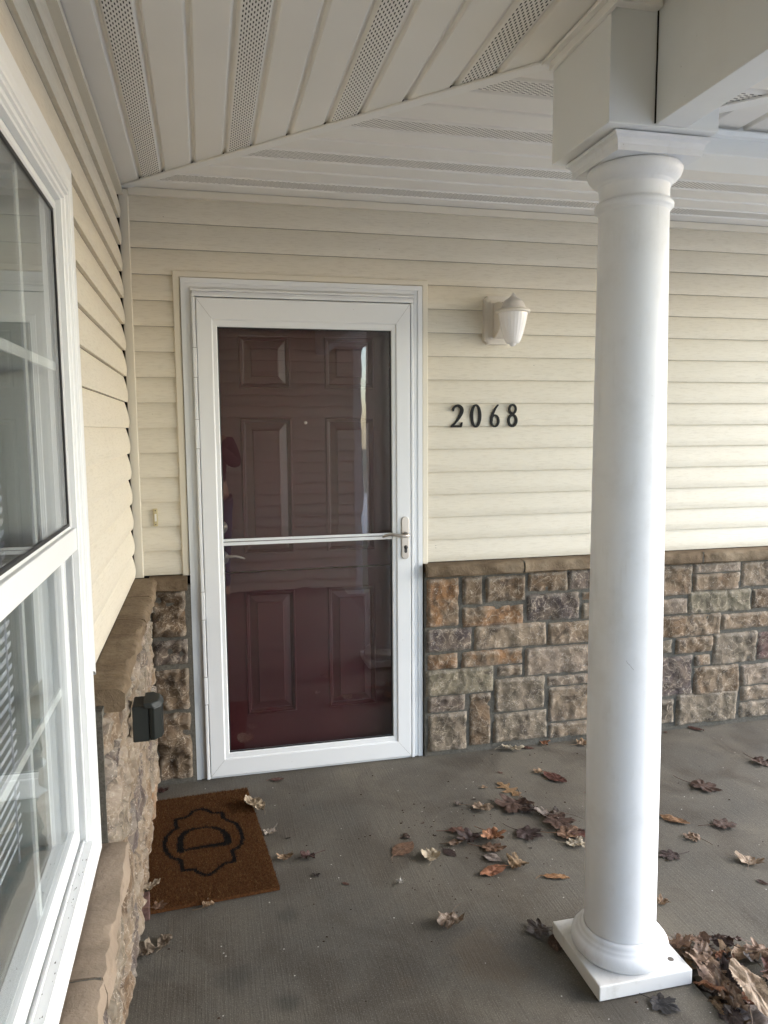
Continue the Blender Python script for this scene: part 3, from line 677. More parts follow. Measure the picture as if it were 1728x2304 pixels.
b = MB()
for z in (1.78, 1.49, .77, .40):
    b.box(.2615, .2770, -.0565, -.050, z-.06, z+.06)
b.build('hinge', WHITE, sd_, .003)
b = MB()
for z in (1.84, 1.72, 1.55, 1.43, .83, .71, .46, .34): b.box(.2612, .2775, -.0572, -.053, z-.0008, z+.0008)
b.build('hinge_joint', MIT, sd_)
# hardware
def capsule(b, cx, z0, z1, r, y0, y1, mi=0, n=16):
    pl = [(cx+r*math.cos(PI*i/n), z1-r+r*math.sin(PI*i/n)) for i in range(n+1)]+[(cx-r*math.cos(PI*i/n), z0+r-r*math.sin(PI*i/n)) for i in range(n+1)]
    b.prism(pl, lambda u, v, t: (u, t, v), y0, y1, mi)
hd = MB(); capsule(hd, 1.150, .930, 1.120, .0165, -.058, -.0515); ho = hd.build('handle_plate', NICKEL, sd_, .002)
b = MB(); b.tube([(1.152, -.055, 1.043), (1.152, -.075, 1.043), (1.153, -.092, 1.043), (1.148, -.101, 1.042), (1.135, -.103, 1.0405), (1.115, -.101, 1.041), (1.09, -.099, 1.047), (1.068, -.096, 1.048), (1.050, -.088, 1.042), (1.042, -.080, 1.036)],
              [.011, .0095, .0085, .0085, .0078, .007, .0068, .0065, .006, .004], 12); b.build('lever', NICKEL, ho)
b = MB(); capsule(b, 1.151, .958, .985, .006, -.0592, -.0575); b.lathe([(.0, 0), (.0085, 0), (.0085, .003), (.0, .003)], (0, 0), 20, caps=False)
b.v[-80:] = [(1.152+p[0], -.0586-p[2], .984+p[1]) for p in b.v[-80:]]; b.build('key_cylinder', mat('dark_keyhole', (.03, .027, .025), .4), ho)
b = MB(); b.box(1.1505, 1.1535, -.0622, -.0610, .980, .988); b.build('key_slot', BLACKG, ho)

# inner door
ed = thing('entry_door', 'burgundy six panel front door behind the storm door glass', 'door', (.727, .03, 0))
YD = -.028
xs = [.30, .447, .665, .812, 1.030, 1.157]; zs_ = [.018, .25, .805, .968, 1.556, 1.68, 1.902, 2.03]
b = MB()
for i in range(5):
    for j in range(7):
        if i in (1, 3) and j in (1, 3, 5):
            o_ = (xs[i], xs[i+1], zs_[j], zs_[j+1]); c_ = ((xs[i]+xs[i+1])/2,)*2+((zs_[j]+zs_[j+1])/2,)*2
            W_, H_ = xs[i+1]-xs[i], zs_[j+1]-zs_[j]
            def inset(d): return (o_[0]+d, o_[1]-d, o_[2]+d, o_[3]-d)
            rows = [(0, 0), (.003, .004), (.008, .004), (.011, -.002), (.015, -.002), (.018, -.009), (.022, -.010), (.050, -.003), (.054, .0005), (.056, .0005)]
            V = []
            for d, h in rows:
                r_ = inset(d); V += [YW(r_[0], r_[2], YD+h), YW(r_[1], r_[2], YD+h), YW(r_[1], r_[3], YD+h), YW(r_[0], r_[3], YD+h)]
            b.add(V, [(k*4+i2, k*4+(i2+1) % 4, (k+1)*4+(i2+1) % 4, (k+1)*4+i2) for k in range(len(rows)-1) for i2 in range(4)]+[tuple(len(V)-4+q for q in range(4))])
        else:
            b.add([YW(xs[i], zs_[j], YD), YW(xs[i+1], zs_[j], YD), YW(xs[i+1], zs_[j+1], YD), YW(xs[i], zs_[j+1], YD)], [(0, 1, 2, 3)])
b.build('door_leaf', DOORM, ed)
b = MB(); b.lathe([(0, 0), (.007, 0), (.0065, .004), (.003, .005), (0, .003)], (0, 0), 20, caps=False); b.v = [(.727+p[0], -YD-.0003-p[2]+.0, 1.535+p[1]) for p in b.v]; b.build('peephole', NICKEL, ed)
b = MB(); b.lathe([(0, 0), (.030, 0), (.029, .010), (.018, .014), (.017, .022), (0, .023)], (0, 0), 28, caps=False); b.v = [(.352+p[0], -YD-.0003-p[2], 1.090+p[1]) for p in b.v]; b.build('deadbolt', NICKEL, ed)
b = MB(); b.lathe([(0, 0), (.032, 0), (.030, .010), (.013, .014), (.012, .04), (0, .04)], (0, 0), 28, caps=False); b.v = [(.352+p[0], -YD-.0003-p[2], .958+p[1]) for p in b.v]
b.tube([(.352, -.010, .958), (.358, -.016, .962), (.385, -.018, .969), (.41, -.018, .970), (.435, -.016, .963), (.45, -.014, .957)], [.009, .008, .0065, .0055, .005, .003], 10); b.build('lever_handle', NICKEL, ed)

# ------------------------------------------------------------------ side window
wn = thing('double_hung_window', 'large white framed double hung window in the side wall, glass reflecting the door', 'window', (0, -2.05, .557))
WO = (-2.62, -1.520, .553, 2.014); ins = lambda d: (WO[0]+d, WO[1]-d, WO[2]+d, WO[3]-d)
def rring(b, prof, fn=XW, R0=WO):     # prof: (inset, depth)
    V = []
    for d, h in prof: V += [fn(R0[0]+d, R0[2]+d, h), fn(R0[1]-d, R0[2]+d, h), fn(R0[1]-d, R0[3]-d, h), fn(R0[0]+d, R0[3]-d, h)]
    b.add(V, [(k*4+i, k*4+(i+1) % 4, (k+1)*4+(i+1) % 4, (k+1)*4+i) for k in range(len(prof)-1) for i in range(4)])
b = MB(); rring(b, [(0, -.03), (0, .034), (.002, .036), (.009, .036), (.011, .032), (.013, .032), (.015, .035), (.021, .035), (.023, .030), (.030, .029), (.032, .0245), (.036, .023), (.037, -.10)]); b.build('frame', VINYL, wn)
b = MB(); yr, zt = WO[1], WO[3]       # J channel around the frame
def jring(b, d0, d1, h): pass
yo, zo, yi, zi = WO[1]+.042, WO[3]+.050, WO[1]+.001, WO[3]+.001
for j, (t0, d0, t1, d1) in enumerate(((0, .002, 0, .030), (0, .030, .12, .036), (.12, .036, .8, .037), (.8, .037, 1, .034))):
    A = lambda t, d: [(d, yo+(yi-yo)*t, ZL+.047+.02*t), (d, yo+(yi-yo)*t, zo+(zi-zo)*t), (d, WO[0]-.04, zo+(zi-zo)*t)]
    b.add(A(t0, d0)+A(t1, d1), [(0, 1, 4, 3), (1, 2, 5, 4)])
b.add([(.001, yo, ZL+.047), (.036, yo-.006, ZL+.047), (.036, yi, ZL+.067), (.001, yi, ZL+.067)], [(0, 1, 2, 3)])
b.build('j_channel', VINYL, wn, fixn=False)
ZM = 1.280
# upper sash (outer track): far stile and rails
US = (WO[0]+.0372, WO[1]-.0372, ZM-.02, WO[3]-.0372)
b = MB(); b.ring(US, (US[0]+.02, US[1]-.008, US[2]+.045, US[3]-.020), [(0, -.003), (0, .010), (.3, .013), (.85, .013), (1, .009), (1, .001)], XW); b.build('upper_sash', VINYL, wn)
b = MB(); b.ring((US[0]+.0195, US[1]-.0075, US[2]+.0445, US[3]-.0195), (US[0]+.025, US[1]-.0125, US[2]+.050, US[3]-.025), [(0, .002), (0, .0098), (1, .0088), (1, .002)], XW); b.build('gasket', BLACKG, wn)
b = MB(); b.box(.003, .007, US[0]+.012, US[1]-.006, US[2]+.043, US[3]-.015); b.build('upper_pane', WGLASS, wn)
b = MB(); b.box(-.0025, .0215, US[0], US[1]+.0, ZM-.028, ZM+.020); b.build('meeting_rail', VINYL, wn, .002)
LSH = (WO[0]+.0385, WO[1]-.0385, WO[2]+.0385, ZM-.03)
b = MB(); b.ring(LSH, (LSH[0]+.035, LSH[1]-.013, LSH[2]+.035, LSH[3]+.0), [(0, -.06), (0, -.006), (.1, -.004), (.5, -.004), (.58, -.007), (.85, -.007), (1, -.011), (1, -.024)], XW); b.build('lower_sash', VINYL, wn)
b = MB(); b.box(-.020, -.016, LSH[0]+.03, LSH[1]-.011, LSH[2]+.03, LSH[3]); b.build('lower_pane', WGLASS, wn)
# balance track ribs on the jamb, and sill track ribs
b = MB()
yj = WO[1]-.0375
b.box(.009, .0115, yj-.006, yj+.0002, LSH[2], ZM-.03)
for z_ in (WO[2]+.0375,):
    b.box(.003, .0055, LSH[0], LSH[1]+.001, z_, z_+.006); b.box(-.008, -.0055, LSH[0], LSH[1]+.001, z_, z_+.005)
b.build('track_rib', VINYL, wn)
DIRT = mat('track_dirt', (.10, .095, .08), .95); v = coord(DIRT, (1, 1, 1), 'World'); n = noi(DIRT, v, 70, 5, .7)
b = MB()
for i in range(60):
    y = -1.59-rnd.random()**1.2*.9; x = rnd.choice([.018, .014, .007, .001])+rnd.uniform(-.002, .002); s_ = rnd.uniform(.0005, .0022)*rnd.random()**.5; z_ = WO[2]+.0382
    b.add([(x-s_*.6, y-s_, z_), (x+s_*.6, y-s_*.5, z_), (x+s_*.4, y+s_*1.6, z_+.0012), (x-s_*.5, y+s_, z_)], [(0, 1, 2, 3)])
b.build('track_dirt', DIRT, wn, fixn=False)
def muntins(lst, x0, x1):
    b = MB()
    for k, (ya, yb, za, zb) in enumerate(lst): b.box(x0+.0003*k, x1+.0003*k, ya, yb, za, zb)
    return b.build('muntin', VINYL, wn, .001)
muntins([(-1.848, -1.830, US[2]+.02, US[3]-.02), (US[0], US[1]-.01, 1.630, 1.648), (-2.22, -2.202, US[2]+.02, US[3]-.02)], -.006, -.001)
muntins([(-1.875, -1.857, LSH[2]+.02, LSH[3]), (LSH[0], LSH[1]-.01, .935, .953), (-2.24, -2.222, LSH[2]+.02, LSH[3])], -.030, -.024)
b = MB(); b.box(-.20, -.061, WO[0]-.01, WO[1]-.035, WO[2]+.03, WO[2]+.045); b.box(-.20, -.061, WO[1]-.048, WO[1]-.034, WO[2]+.03, 2.0); b.box(-.20, -.061, WO[0]-.01, WO[1]-.03, 1.99, 2.01); b.build('inner_jamb', mat('inner_jamb_paint', (.55, .58, .56), .5), wn)
bl = thing('window_blind', 'closed pale grey horizontal slat blind hanging inside the side window', 'blind', (-.1, -2.05, 1.98))
b = MB(); BLM = mat('blind_slat', (.58, .60, .66), .45)
z = .64
while z < 1.97:
    V = []; n_ = 5
    for k in range(n_):
        t = k/(n_-1)-.5; V += [(-.115+t*.004+.002*math.cos(t*PI), WO[0]+.02, z+t*.0160), (-.115+t*.004+.002*math.cos(t*PI), WO[1]-.075, z+t*.0160)]
    b.add(V, [(2*k, 2*k+1, 2*k+3, 2*k+2) for k in range(n_-1)], 0, True); z += .0235
b.build('slats', BLM, bl, fixn=False)
b = MB(); b.box(-.135, -.095, WO[0]+.015, WO[1]-.07, 1.965, 1.988); b.build('head_rail', BLM, bl)
b = MB()
for y in (-1.68, -2.3):
    b.tube([(-.100, y, 1.965), (-.100, y, 1.3), (-.100, y, .63)], .0012, 6); b.tube([(-.100, y-.008, 1.965), (-.100, y-.008, .63)], .0008, 6)
b.build('ladder_cord', BLM, bl)

# ------------------------------------------------------------------ wall lamp
lp = thing('wall_lantern', 'almond coach style wall lamp with frosted cup shade above the numbers', 'lamp', (1.585, -.02, 1.98))
AL = mat('almond_metal', (.62, .58, .52), .38, .5); PX, PZ, PW, PH = 1.586, 1.983, .0645, .105
def plate(b, w_, h_, c, y0, y1):
    pl = []
    for sx, sz in ((1, 1), (-1, 1), (-1, -1), (1, -1)):
        cx, cz = PX+sx*w_, PZ+sz*h_; arc = []
        for k in range(7):
            a = PI/2*k/6; arc.append((cx-sx*c*math.cos(a) if True else 0, cz-sz*c*math.sin(a)))
        # concave corner: centre on the outer corner
        if sx*sz < 0: arc = arc[::-1]
        pl += arc[::-1]
    b.prism(pl, lambda u, v, t: (u, t, v), y0, y1)
b = MB(); plate(b, PW, PH, .014, -.036, -.008); plate(b, PW-.006, PH-.006, .012, -.040, -.0361); plate(b, PW-.018, PH-.018, .010, -.044, -.0401); b.build('back_plate', AL, lp, .002)
b = MB(); b.box(PX-.041, PX+.041, -.0475, -.0441, PZ-.076, PZ+.08); bp = b.build('inner_panel', AL, lp, .002)
b = MB(); b.prism([(-.0476, 2.055), (-.10, 2.055), (-.15, 2.040), (-.20, 2.026), (-.20, 2.000), (-.135, 1.998), (-.13, 1.96), (-.11, 1.925), (-.075, 1.905), (-.0476, 1.900)], lambda u, v, t: (t, u, v), PX-.027, PX+.027); b.build('arm', AL, lp, .004)
LX, LY, LZ = 1.588, -.200, 1.852; k = .000300
b = MB(); prof = [(0, 0), (14, 2), (30, 8), (48, 24), (52, 34), (60, 40), (82, 44), (97, 54), (118, 100), (146, 180), (173, 280), (192, 370), (203, 440), (206, 474)]
n_ = 96; V = []
for r_, z_ in prof:
    for i in range(n_):
        fl = 1+(.012*math.cos(i*2*PI/n_*24) if z_ > 60 else 0); a = 2*PI*i/n_
        V.append((LX+r_*k*fl*math.cos(a), LY+r_*k*fl*math.sin(a), LZ+z_*k))
b.add(V, [(j*n_+i, j*n_+(i+1) % n_, (j+1)*n_+(i+1) % n_, (j+1)*n_+i) for j in range(len(prof)-1) for i in range(n_)], 0, True)
SHD = mat('frosted_glass', (.80, .78, .77), .22, .6); P(SHD).inputs['Subsurface Weight'].default_value = .25; P(SHD).inputs['Subsurface Radius'].default_value = (.02, .02, .02); P(SHD).inputs['Subsurface Scale'].default_value = .3
b.build('shade', SHD, lp)
b = MB(); b.lathe([(r_*k, LZ+z_*k) for r_, z_ in [(200, 462), (236, 466), (243, 478), (240, 500), (226, 512), (190, 518)]], (LX, LY), 64); b.build('rim', AL, lp)
b = MB(); b.lathe([(r_*k, LZ+z_*k) for r_, z_ in [(178, 515), (180, 540), (168, 546), (166, 552), (160, 580), (142, 612), (116, 640), (86, 660), (58, 672), (56, 684), (44, 688), (34, 692), (35, 702), (27, 716), (14, 732), (7, 744), (0, 750)]], (LX, LY), 64); b.build('cap', mat('cap_bronze_wash', (.58, .545, .515), .35, .5), lp)

# ------------------------------------------------------------------ house numbers
NB = mat('black_metal', (.006, .006, .006), .55, .2); S_ = .105/323
def dig(name, shapes, label, x0, px0):
    b = MB(); lay = [0]
    def tr(px, py): return (x0+(px-px0)*S_, 1.510+(1972-py)*S_)
    def solid(quads, front):
        for q in quads:
            P4 = [tr(*p) for p in q]; b.add([(u, -front, v) for u, v in P4]+[(u, -.0165, v) for u, v in P4], [(0, 1, 2, 3), (4, 5, 6, 7), (0, 1, 5, 4), (2, 3, 7, 6), (1, 2, 6, 5), (3, 0, 4, 7)])
    for sh in shapes:
        lay[0] += 1; front = .0228+.0004*lay[0]
        if sh[0] == 'e':
            _, cx, cy, ax, ay, bx_, by_ = sh; n = 40; qs = []
            for i in range(n):
                a0, a1 = 2*PI*i/n, 2*PI*(i+1)/n
                qs.append([(cx+ax*math.cos(a0), cy+ay*math.sin(a0)), (cx+ax*math.cos(a1), cy+ay*math.sin(a1)), (cx+bx_*math.cos(a1), cy+by_*math.sin(a1)), (cx+bx_*math.cos(a0), cy+by_*math.sin(a0))])
            solid(qs, front)
        else:
            pts = sh[1]; Ls, Rs = [], []
            fine = []
            for i in range(len(pts)-1):
                p0, p1, p2, p3 = pts[max(i-1, 0)], pts[i], pts[i+1], pts[min(i+2, len(pts)-1)]
                for s in range(6):
                    t = s/6; fine.append(tuple(.5*((2*p1[k])+(-p0[k]+p2[k])*t+(2*p0[k]-5*p1[k]+4*p2[k]-p3[k])*t*t+(-p0[k]+3*p1[k]-3*p2[k]+p3[k])*t**3) for k in range(3)))
            fine.append(pts[-1])
            for i, (x_, y_, w_) in enumerate(fine):
                a = fine[max(i-1, 0)]; c = fine[min(i+1, len(fine)-1)]; t = Vector((c[0]-a[0], c[1]-a[1])).normalized(); n_ = Vector((-t.y, t.x))*w_*.45
                Ls.append((x_+n_.x, y_+n_.y)); Rs.append((x_-n_.x, y_-n_.y))
            solid([[Ls[i], Ls[i+1], Rs[i+1], Rs[i]] for i in range(len(fine)-1)], front)
            for e in (fine[0], fine[-1]):
                solid([[(e[0]+e[2]/2*math.cos(a), e[1]+e[2]/2*math.sin(a)) for a in (PI/4+h, PI/4+h+PI/2, PI/4+h+PI, PI/4+h+PI*1.5)] for h in (0, PI/4)][:1], front+.0002)
    o = b.build(name, NB); return tag(o, label, 'house number', 'black house number digits')
dig('house_number', [('s', [(122, 1738, 34), (124, 1712, 34), (150, 1682, 36), (190, 1673, 42), (228, 1692, 52), (248, 1730, 56), (238, 1780, 52), (202, 1842, 42), (150, 1910, 30), (104, 1952, 26)]), ('s', [(96, 1956, 30), (168, 1954, 36), (236, 1956, 32)]), ('s', [(238, 1952, 28), (248, 1908, 24)])], 'black metal digit 2, first of the house number beside the door', 1.369, 80)
dig('house_number', [('e', 447, 1813, 82, 162, 38, 134)], 'black metal digit 0, between the digits 2 and 6', 1.463, 365)
dig('house_number', [('s', [(760, 1664, 24), (728, 1702, 30), (690, 1772, 38), (668, 1838, 44), (664, 1890, 44)]), ('e', 715, 1882, 71, 90, 36, 66)], 'black metal digit 6, between the digits zero and 8', 1.557, 642)
dig('house_number', [('e', 967, 1720, 64, 74, 32, 44), ('e', 967, 1878, 76, 94, 40, 60)], 'black metal digit 8, last of the house number nearest the column', 1.642, 892)

# ------------------------------------------------------------------ doorbell, cover box
db = thing('doorbell', 'small brass edged doorbell button on the narrow siding strip left of the door', 'doorbell', (.09, -.02, 1.147))
b = MB(); b.box(.0805, .0985, -.025, -.010, 1.1115, 1.1835); b.build('bell_plate', mat('brass_almond', (.50, .43, .26), .4, .5, .3), db, .0015)
b = MB(); b.box(.0855, .0935, -.029, -.0252, 1.132, 1.163); b.build('button', mat('lit_button_lens', (.72, .70, .64), .3), db, .001)
for z_ in (1.1745, 1.1165): b = MB(); b.box(.0875, .0915, -.0262, -.0252, z_, z_+.004); b.build('screw', BLACKG, db)
oc = thing('outlet_cover', 'dark smoky plastic weatherproof outlet cover on the side stone wall', 'outlet cover', (.08, -1.09, .65))
PL = mat('smoked_plastic', (.010, .013, .012), .35, .35); PLB = mat('grey_plastic_base', (.026, .03, .029), .5, .3)
YB0, YB1, ZB0, ZB1 = -1.135, -1.045, .641, .738
b = MB(); b.box(.075, .120, YB0+.004, YB1+.004, ZB0-.004, ZB1+.002); b.build('base', PLB, oc, .003)
b = MB(); b.prism([(.1205, YB0), (.134, YB0-.001), (.153, YB0+.022), (.156, YB0+.045), (.153, YB1-.018), (.136, YB1), (.1205, YB1)], lambda u, v, t: (u, v, t), ZB0, ZB1-.004); cv = b.build('cover', PL, oc, .0025)
b = MB(); b.prism([(.110, YB0-.005), (.136, YB0-.006), (.157, YB0+.019), (.160, YB0+.045), (.157, YB1-.014), (.138, YB1+.005), (.110, YB1+.005)], lambda u, v, t: (u-(.010 if t > ZB1+.008 else 0)*((u-.06)/.09), v, t), ZB1-.0035, ZB1+.012); b.build('hood', PLB, oc, .003)

# ------------------------------------------------------------------ doormat
QF = [(0.239, -0.326), (0.263, -0.347), (0.277, -0.369), (0.319, -0.379), (0.321, -0.42), (0.338, -0.445), (0.367, -0.473), (0.382, -0.531), (0.387, -0.585), (0.38, -0.628), (0.367, -0.649), (0.345, -0.662), (0.352, -0.706), (0.352, -0.735), (0.326, -0.734), (0.304, -0.751), (0.285, -0.78), (0.267, -0.795), (0.249, -0.793), (0.228, -0.771), (0.218, -0.75), (0.176, -0.747), (0.172, -0.701), (0.168, -0.68), (0.14, -0.659), (0.12, -0.624), (0.108, -0.566), (0.112, -0.517), (0.133, -0.469), (0.15, -0.457), (0.143, -0.424), (0.143, -0.386), (0.177, -0.384), (0.194, -0.366), (0.207, -0.337)]
DD = [(0.168, -0.624, .008), (0.164, -0.568, .0085), (0.167, -0.524, .0085), (0.183, -0.490, .0075), (0.209, -0.477, .0055), (0.249, -0.473, .0045), (0.289, -0.485, .0045), (0.315, -0.514, .006), (0.329, -0.551, .008), (0.335, -0.585, .009), (0.334, -0.609, .009), (0.249, -0.611, .006), (0.168, -0.620, .006)]
def segd(p, a, c):
    ax, ay, cx, cy = a[0], a[1], c[0], c[1]; dx_, dy_ = cx-ax, cy-ay
    t = max(0, min(1, ((p[0]-ax)*dx_+(p[1]-ay)*dy_)/(dx_*dx_+dy_*dy_+1e-12))); return math.hypot(p[0]-ax-t*dx_, p[1]-ay-t*dy_)
def black(p):
    if not (.09 < p[0] < .40 and -.81 < p[1] < -.31): return False
    for i in range(len(QF)):
        if segd(p, QF[i], QF[(i+1) % len(QF)]) < .0080: return True
    for i in range(len(DD)-1):
        if segd(p, DD[i], DD[i+1]) < max(DD[i][2], DD[i+1][2])*1.4: return True
    return False
MC = [Vector((.028, -.216)), Vector((.425, -.189)), Vector((.490, -.917)), Vector((.085, -.948))]
def mpt(s, t): a = MC[0].lerp(MC[1], s); c = MC[3].lerp(MC[2], s); return a.lerp(c, t)
mt = thing('doormat', 'brown coir doormat with a black letter D in a scalloped outline', 'doormat', (.257, -.568, 0))
def coir(name, a, c):
    m = mat(name, a, .95, .1); v = coord(m, (1, 1, 1), 'World'); n = noi(m, v, 160, 3, .7); n2 = noi(m, v, 14, 3)
    q = ramp(m, n, [(.3, tuple(x*.45 for x in a)), (.72, c)]); q = mix(m, q, tuple(x*.5 for x in a), mth(m, 'MULTIPLY', n2, .35)); L(m, q, P(m).inputs['Base Color']); bump(m, n, 1, .004); return m
C1, C2, C3 = coir('coir_fibre', (.088, .035, .013), (.150, .064, .024)), coir('coir_fibre_pale', (.18, .095, .036), (.28, .165, .07)), coir('coir_black_print', (.010, .009, .009), (.022, .020, .019))
b = MB(); ns, nt_ = 60, 110; V = []
for j in range(nt_+1):
    for i in range(ns+1):
        p = mpt(i/ns, j/nt_); V.append((p.x, p.y, .014+.001*noise.noise(Vector((p.x*60, p.y*60, 0)))))
b.add(V, [(j*(ns+1)+i, j*(ns+1)+i+1, (j+1)*(ns+1)+i+1, (j+1)*(ns+1)+i) for j in range(nt_) for i in range(ns)])
for j in range(nt_):
    for i in range(ns):
        p = mpt((i+.5)/ns, (j+.5)/nt_)
        if black(p): b.mi[j*ns+i] = 1
q = [(*MC[i], .002) for i in range(4)]; qq = [(*MC[i], .014) for i in range(4)]
b.add(q+qq, [(0, 1, 5, 4), (1, 2, 6, 5), (2, 3, 7, 6), (3, 0, 4, 7)])
b.build('mat_base', [C1, C3], mt, fixn=False)
b = MB(); r = random.Random(3)
for _ in range(60000):
    s, t = r.uniform(-.004, 1.004), r.uniform(-.003, 1.003); p = mpt(s, t); a = r.uniform(0, 2*PI); ln = r.uniform(.003, .011); h = r.uniform(.002, .0085); wd = r.uniform(.0003, .0007)
    q = Vector((math.cos(a), math.sin(a))); s2 = Vector((-q.y, q.x))*wd
    b.add([(p.x-s2.x, p.y-s2.y, .0125), (p.x+s2.x, p.y+s2.y, .0125), (p.x+q.x*ln, p.y+q.y*ln, .0145+h)], [(0, 1, 2)], 2 if black(p) else (1 if r.random() < .30 else 0))
b.build('pile_fibres', [C1, C2, C3], mt, fixn=False)

# ------------------------------------------------------------------ photographer (seen only as a reflection in the storm door)
pr = thing('person', 'person in dark sweater and jeans holding a phone, mirrored in the door glass', 'person', (.34, -3.62, 0))
def skin(name, joints, bones, parent, m, sub=2):
    base = WORLD[parent.name]; me = bpy.data.meshes.new(name)
    me.from_pydata([tuple(Vector(j[0])-base) for j in joints], bones, []); me.materials.append(m)
    o = bpy.data.objects.new(name, me); C.objects.link(o); o.parent = parent
    bm = bmesh.new(); bm.from_mesh(me); sl_y = bm.verts.layers.skin.verify(); bm.verts.ensure_lookup_table()
    for v_, j in zip(bm.verts, joints): v_[sl_y].radius = j[1] if isinstance(j[1], tuple) else (j[1], j[1])
    bm.verts[0][sl_y].use_root = True; bm.to_mesh(me); bm.free()
    mo = o.modifiers.new('skin', 'SKIN'); mo.use_smooth_shade = True; su = o.modifiers.new('sub', 'SUBSURF'); su.levels = sub; su.render_levels = sub; return o
SKN = mat('skin', (.42, .24, .16), .55); SWT = mat('dark_sweater', (.022, .014, .018), .9, .1); JNS = mat('blue_denim', (.05, .075, .13), .85, .15); HRM = mat('brown_hair', (.03, .018, .01), .6); SHO = mat('dark_shoe', (.02, .02, .02), .6)
bx_, by_ = .34, -3.62
J = [((bx_, by_, .95), (.15, .10)), ((bx_, by_, 1.12), (.135, .09)), ((bx_, by_, 1.30), (.16, .10)), ((bx_, by_, 1.42), (.12, .08)), ((bx_, by_+.01, 1.50), .052), ((bx_, by_+.02, 1.56), .055), ((bx_, by_+.025, 1.64), (.075, .09)), ((bx_, by_+.02, 1.70), (.068, .08)),
     ((bx_-.17, by_, 1.40), .055), ((bx_-.22, by_+.05, 1.20), .042), ((bx_-.11, by_+.22, 1.36), .032), ((bx_-.075, by_+.26, 1.41), .024),
     ((bx_+.17, by_, 1.40), .055), ((bx_+.23, by_+.05, 1.20), .042), ((bx_+.07, by_+.22, 1.36), .032), ((bx_+.03, by_+.26, 1.41), .024),
     ((bx_-.09, by_, .86), .085), ((bx_-.10, by_+.01, .48), .058), ((bx_-.10, by_, .10), .036), ((bx_-.10, by_+.12, .035), .034),
     ((bx_+.09, by_, .86), .085), ((bx_+.10, by_+.01, .48), .058), ((bx_+.10, by_, .10), .036), ((bx_+.10, by_+.12, .035), .034)]
Bn = [(0,1),(1,2),(2,3),(3,4),(4,5),(5,6),(6,7),(3,8),(8,9),(9,10),(10,11),(3,12),(12,13),(13,14),(14,15),(0,16),(16,17),(17,18),(18,19),(0,20),(20,21),(21,22),(22,23)]
skin('body', J, Bn, pr, SKN)
def sc_j(ids, dr): return [(J[i][0], tuple(x+dr for x in J[i][1]) if isinstance(J[i][1], tuple) else J[i][1]+dr) for i in ids]
ids = [0, 1, 2, 3, 8, 9, 10, 12, 13, 14]; skin('sweater', sc_j(ids, .014), [(0,1),(1,2),(2,3),(3,4),(4,5),(5,6),(3,7),(7,8),(8,9)], pr, SWT)
ids = [0, 16, 17, 18, 20, 21, 22]; skin('jeans', sc_j(ids, .013), [(0,1),(1,2),(2,3),(0,4),(4,5),(5,6)], pr, JNS)
for sx in (-1, 1):
    skin('shoe', [((bx_+sx*.10, by_-.05, .045), .042), ((bx_+sx*.10, by_+.06, .042), .042), ((bx_+sx*.105, by_+.16, .034), .032)], [(0,1),(1,2)], pr, SHO)
    hx = bx_-.02+sx*.045; w0 = Vector((hx+sx*.004, by_+.265, 1.415)); pm = Vector((hx, by_+.29, 1.445))
    fj = [(w0, .022), (pm, (.020, .030))]; fb = [(0, 1)]
    for f_i, (dz, ln) in enumerate(((.030, .062), (.012, .070), (-.006, .066), (-.024, .052))):
        k = len(fj); p0 = pm+Vector((0, .012, dz*.7)); fj += [(p0, .0095), (p0+Vector((-sx*.006, ln*.30, dz*.2)), .009), (p0+Vector((-sx*.026, ln*.42, dz*.2)), .0085), (p0+Vector((-sx*.040, ln*.30, dz*.2)), .0075)]
        fb += [(1, k), (k, k+1), (k+1, k+2), (k+2, k+3)]
    k = len(fj); fj += [(pm+Vector((-sx*.004, -.006, .022)), .011), (pm+Vector((-sx*.022, -.010, .034)), .0095), (pm+Vector((-sx*.036, -.006, .040)), .0085)]; fb += [(1, k), (k, k+1), (k+1, k+2)]
    skin('hand', fj, fb, pr, SKN, 1)
HD = (bx_, by_+.02, 1.655)
b = MB()
for i in range(13):
    for j in range(20): pass
def ell(b, c, r, a0=0, a1=PI, n=14, m_=22, cond=None, mi=0):
    V = [(c[0]+r[0]*math.sin(a0+(a1-a0)*i/n)*math.cos(2*PI*j/m_), c[1]+r[1]*math.sin(a0+(a1-a0)*i/n)*math.sin(2*PI*j/m_), c[2]+r[2]*math.cos(a0+(a1-a0)*i/n)) for i in range(n+1) for j in range(m_)]
    Fs = [(i*m_+j, i*m_+(j+1) % m_, (i+1)*m_+(j+1) % m_, (i+1)*m_+j) for i in range(n) for j in range(m_)]
    if cond: Fs = [f for f in Fs if all(cond(V[k]) for k in f)]
    b.add(V, Fs, mi, True)
ell(b, (HD[0], HD[1]-.012, HD[2]+.012), (.092, .112, .122), 0, PI*.86, cond=lambda p: p[1] < HD[1]+.045 or p[2] > HD[2]+.062); b.build('hair', HRM, pr)
for sx in (-1, 1):
    b = MB(); ell(b, (HD[0]+sx*.032, HD[1]+.088, HD[2]-.002), (.0135, .009, .009), 0, PI, 8, 12); b.build('eye', mat('eye_white', (.7, .68, .65), .3), pr)
    b = MB(); ell(b, (HD[0]+sx*.082, HD[1]+.005, HD[2]-.01), (.012, .022, .032), 0, PI, 8, 12); b.build('ear', SKN, pr)
b = MB(); ell(b, (HD[0], HD[1]+.100, HD[2]-.025), (.014, .018, .024), 0, PI, 8, 12); b.build('nose', SKN, pr)
b = MB(); ell(b, (HD[0], HD[1]+.088, HD[2]-.062), (.026, .008, .008), 0, PI, 8, 12); b.build('mouth', mat('lips', (.32, .12, .10), .5), pr)
b = MB(); b.box(.285, .355, -3.318, -3.310, 1.375, 1.52); b.build('phone', BLACKG, None, .004)
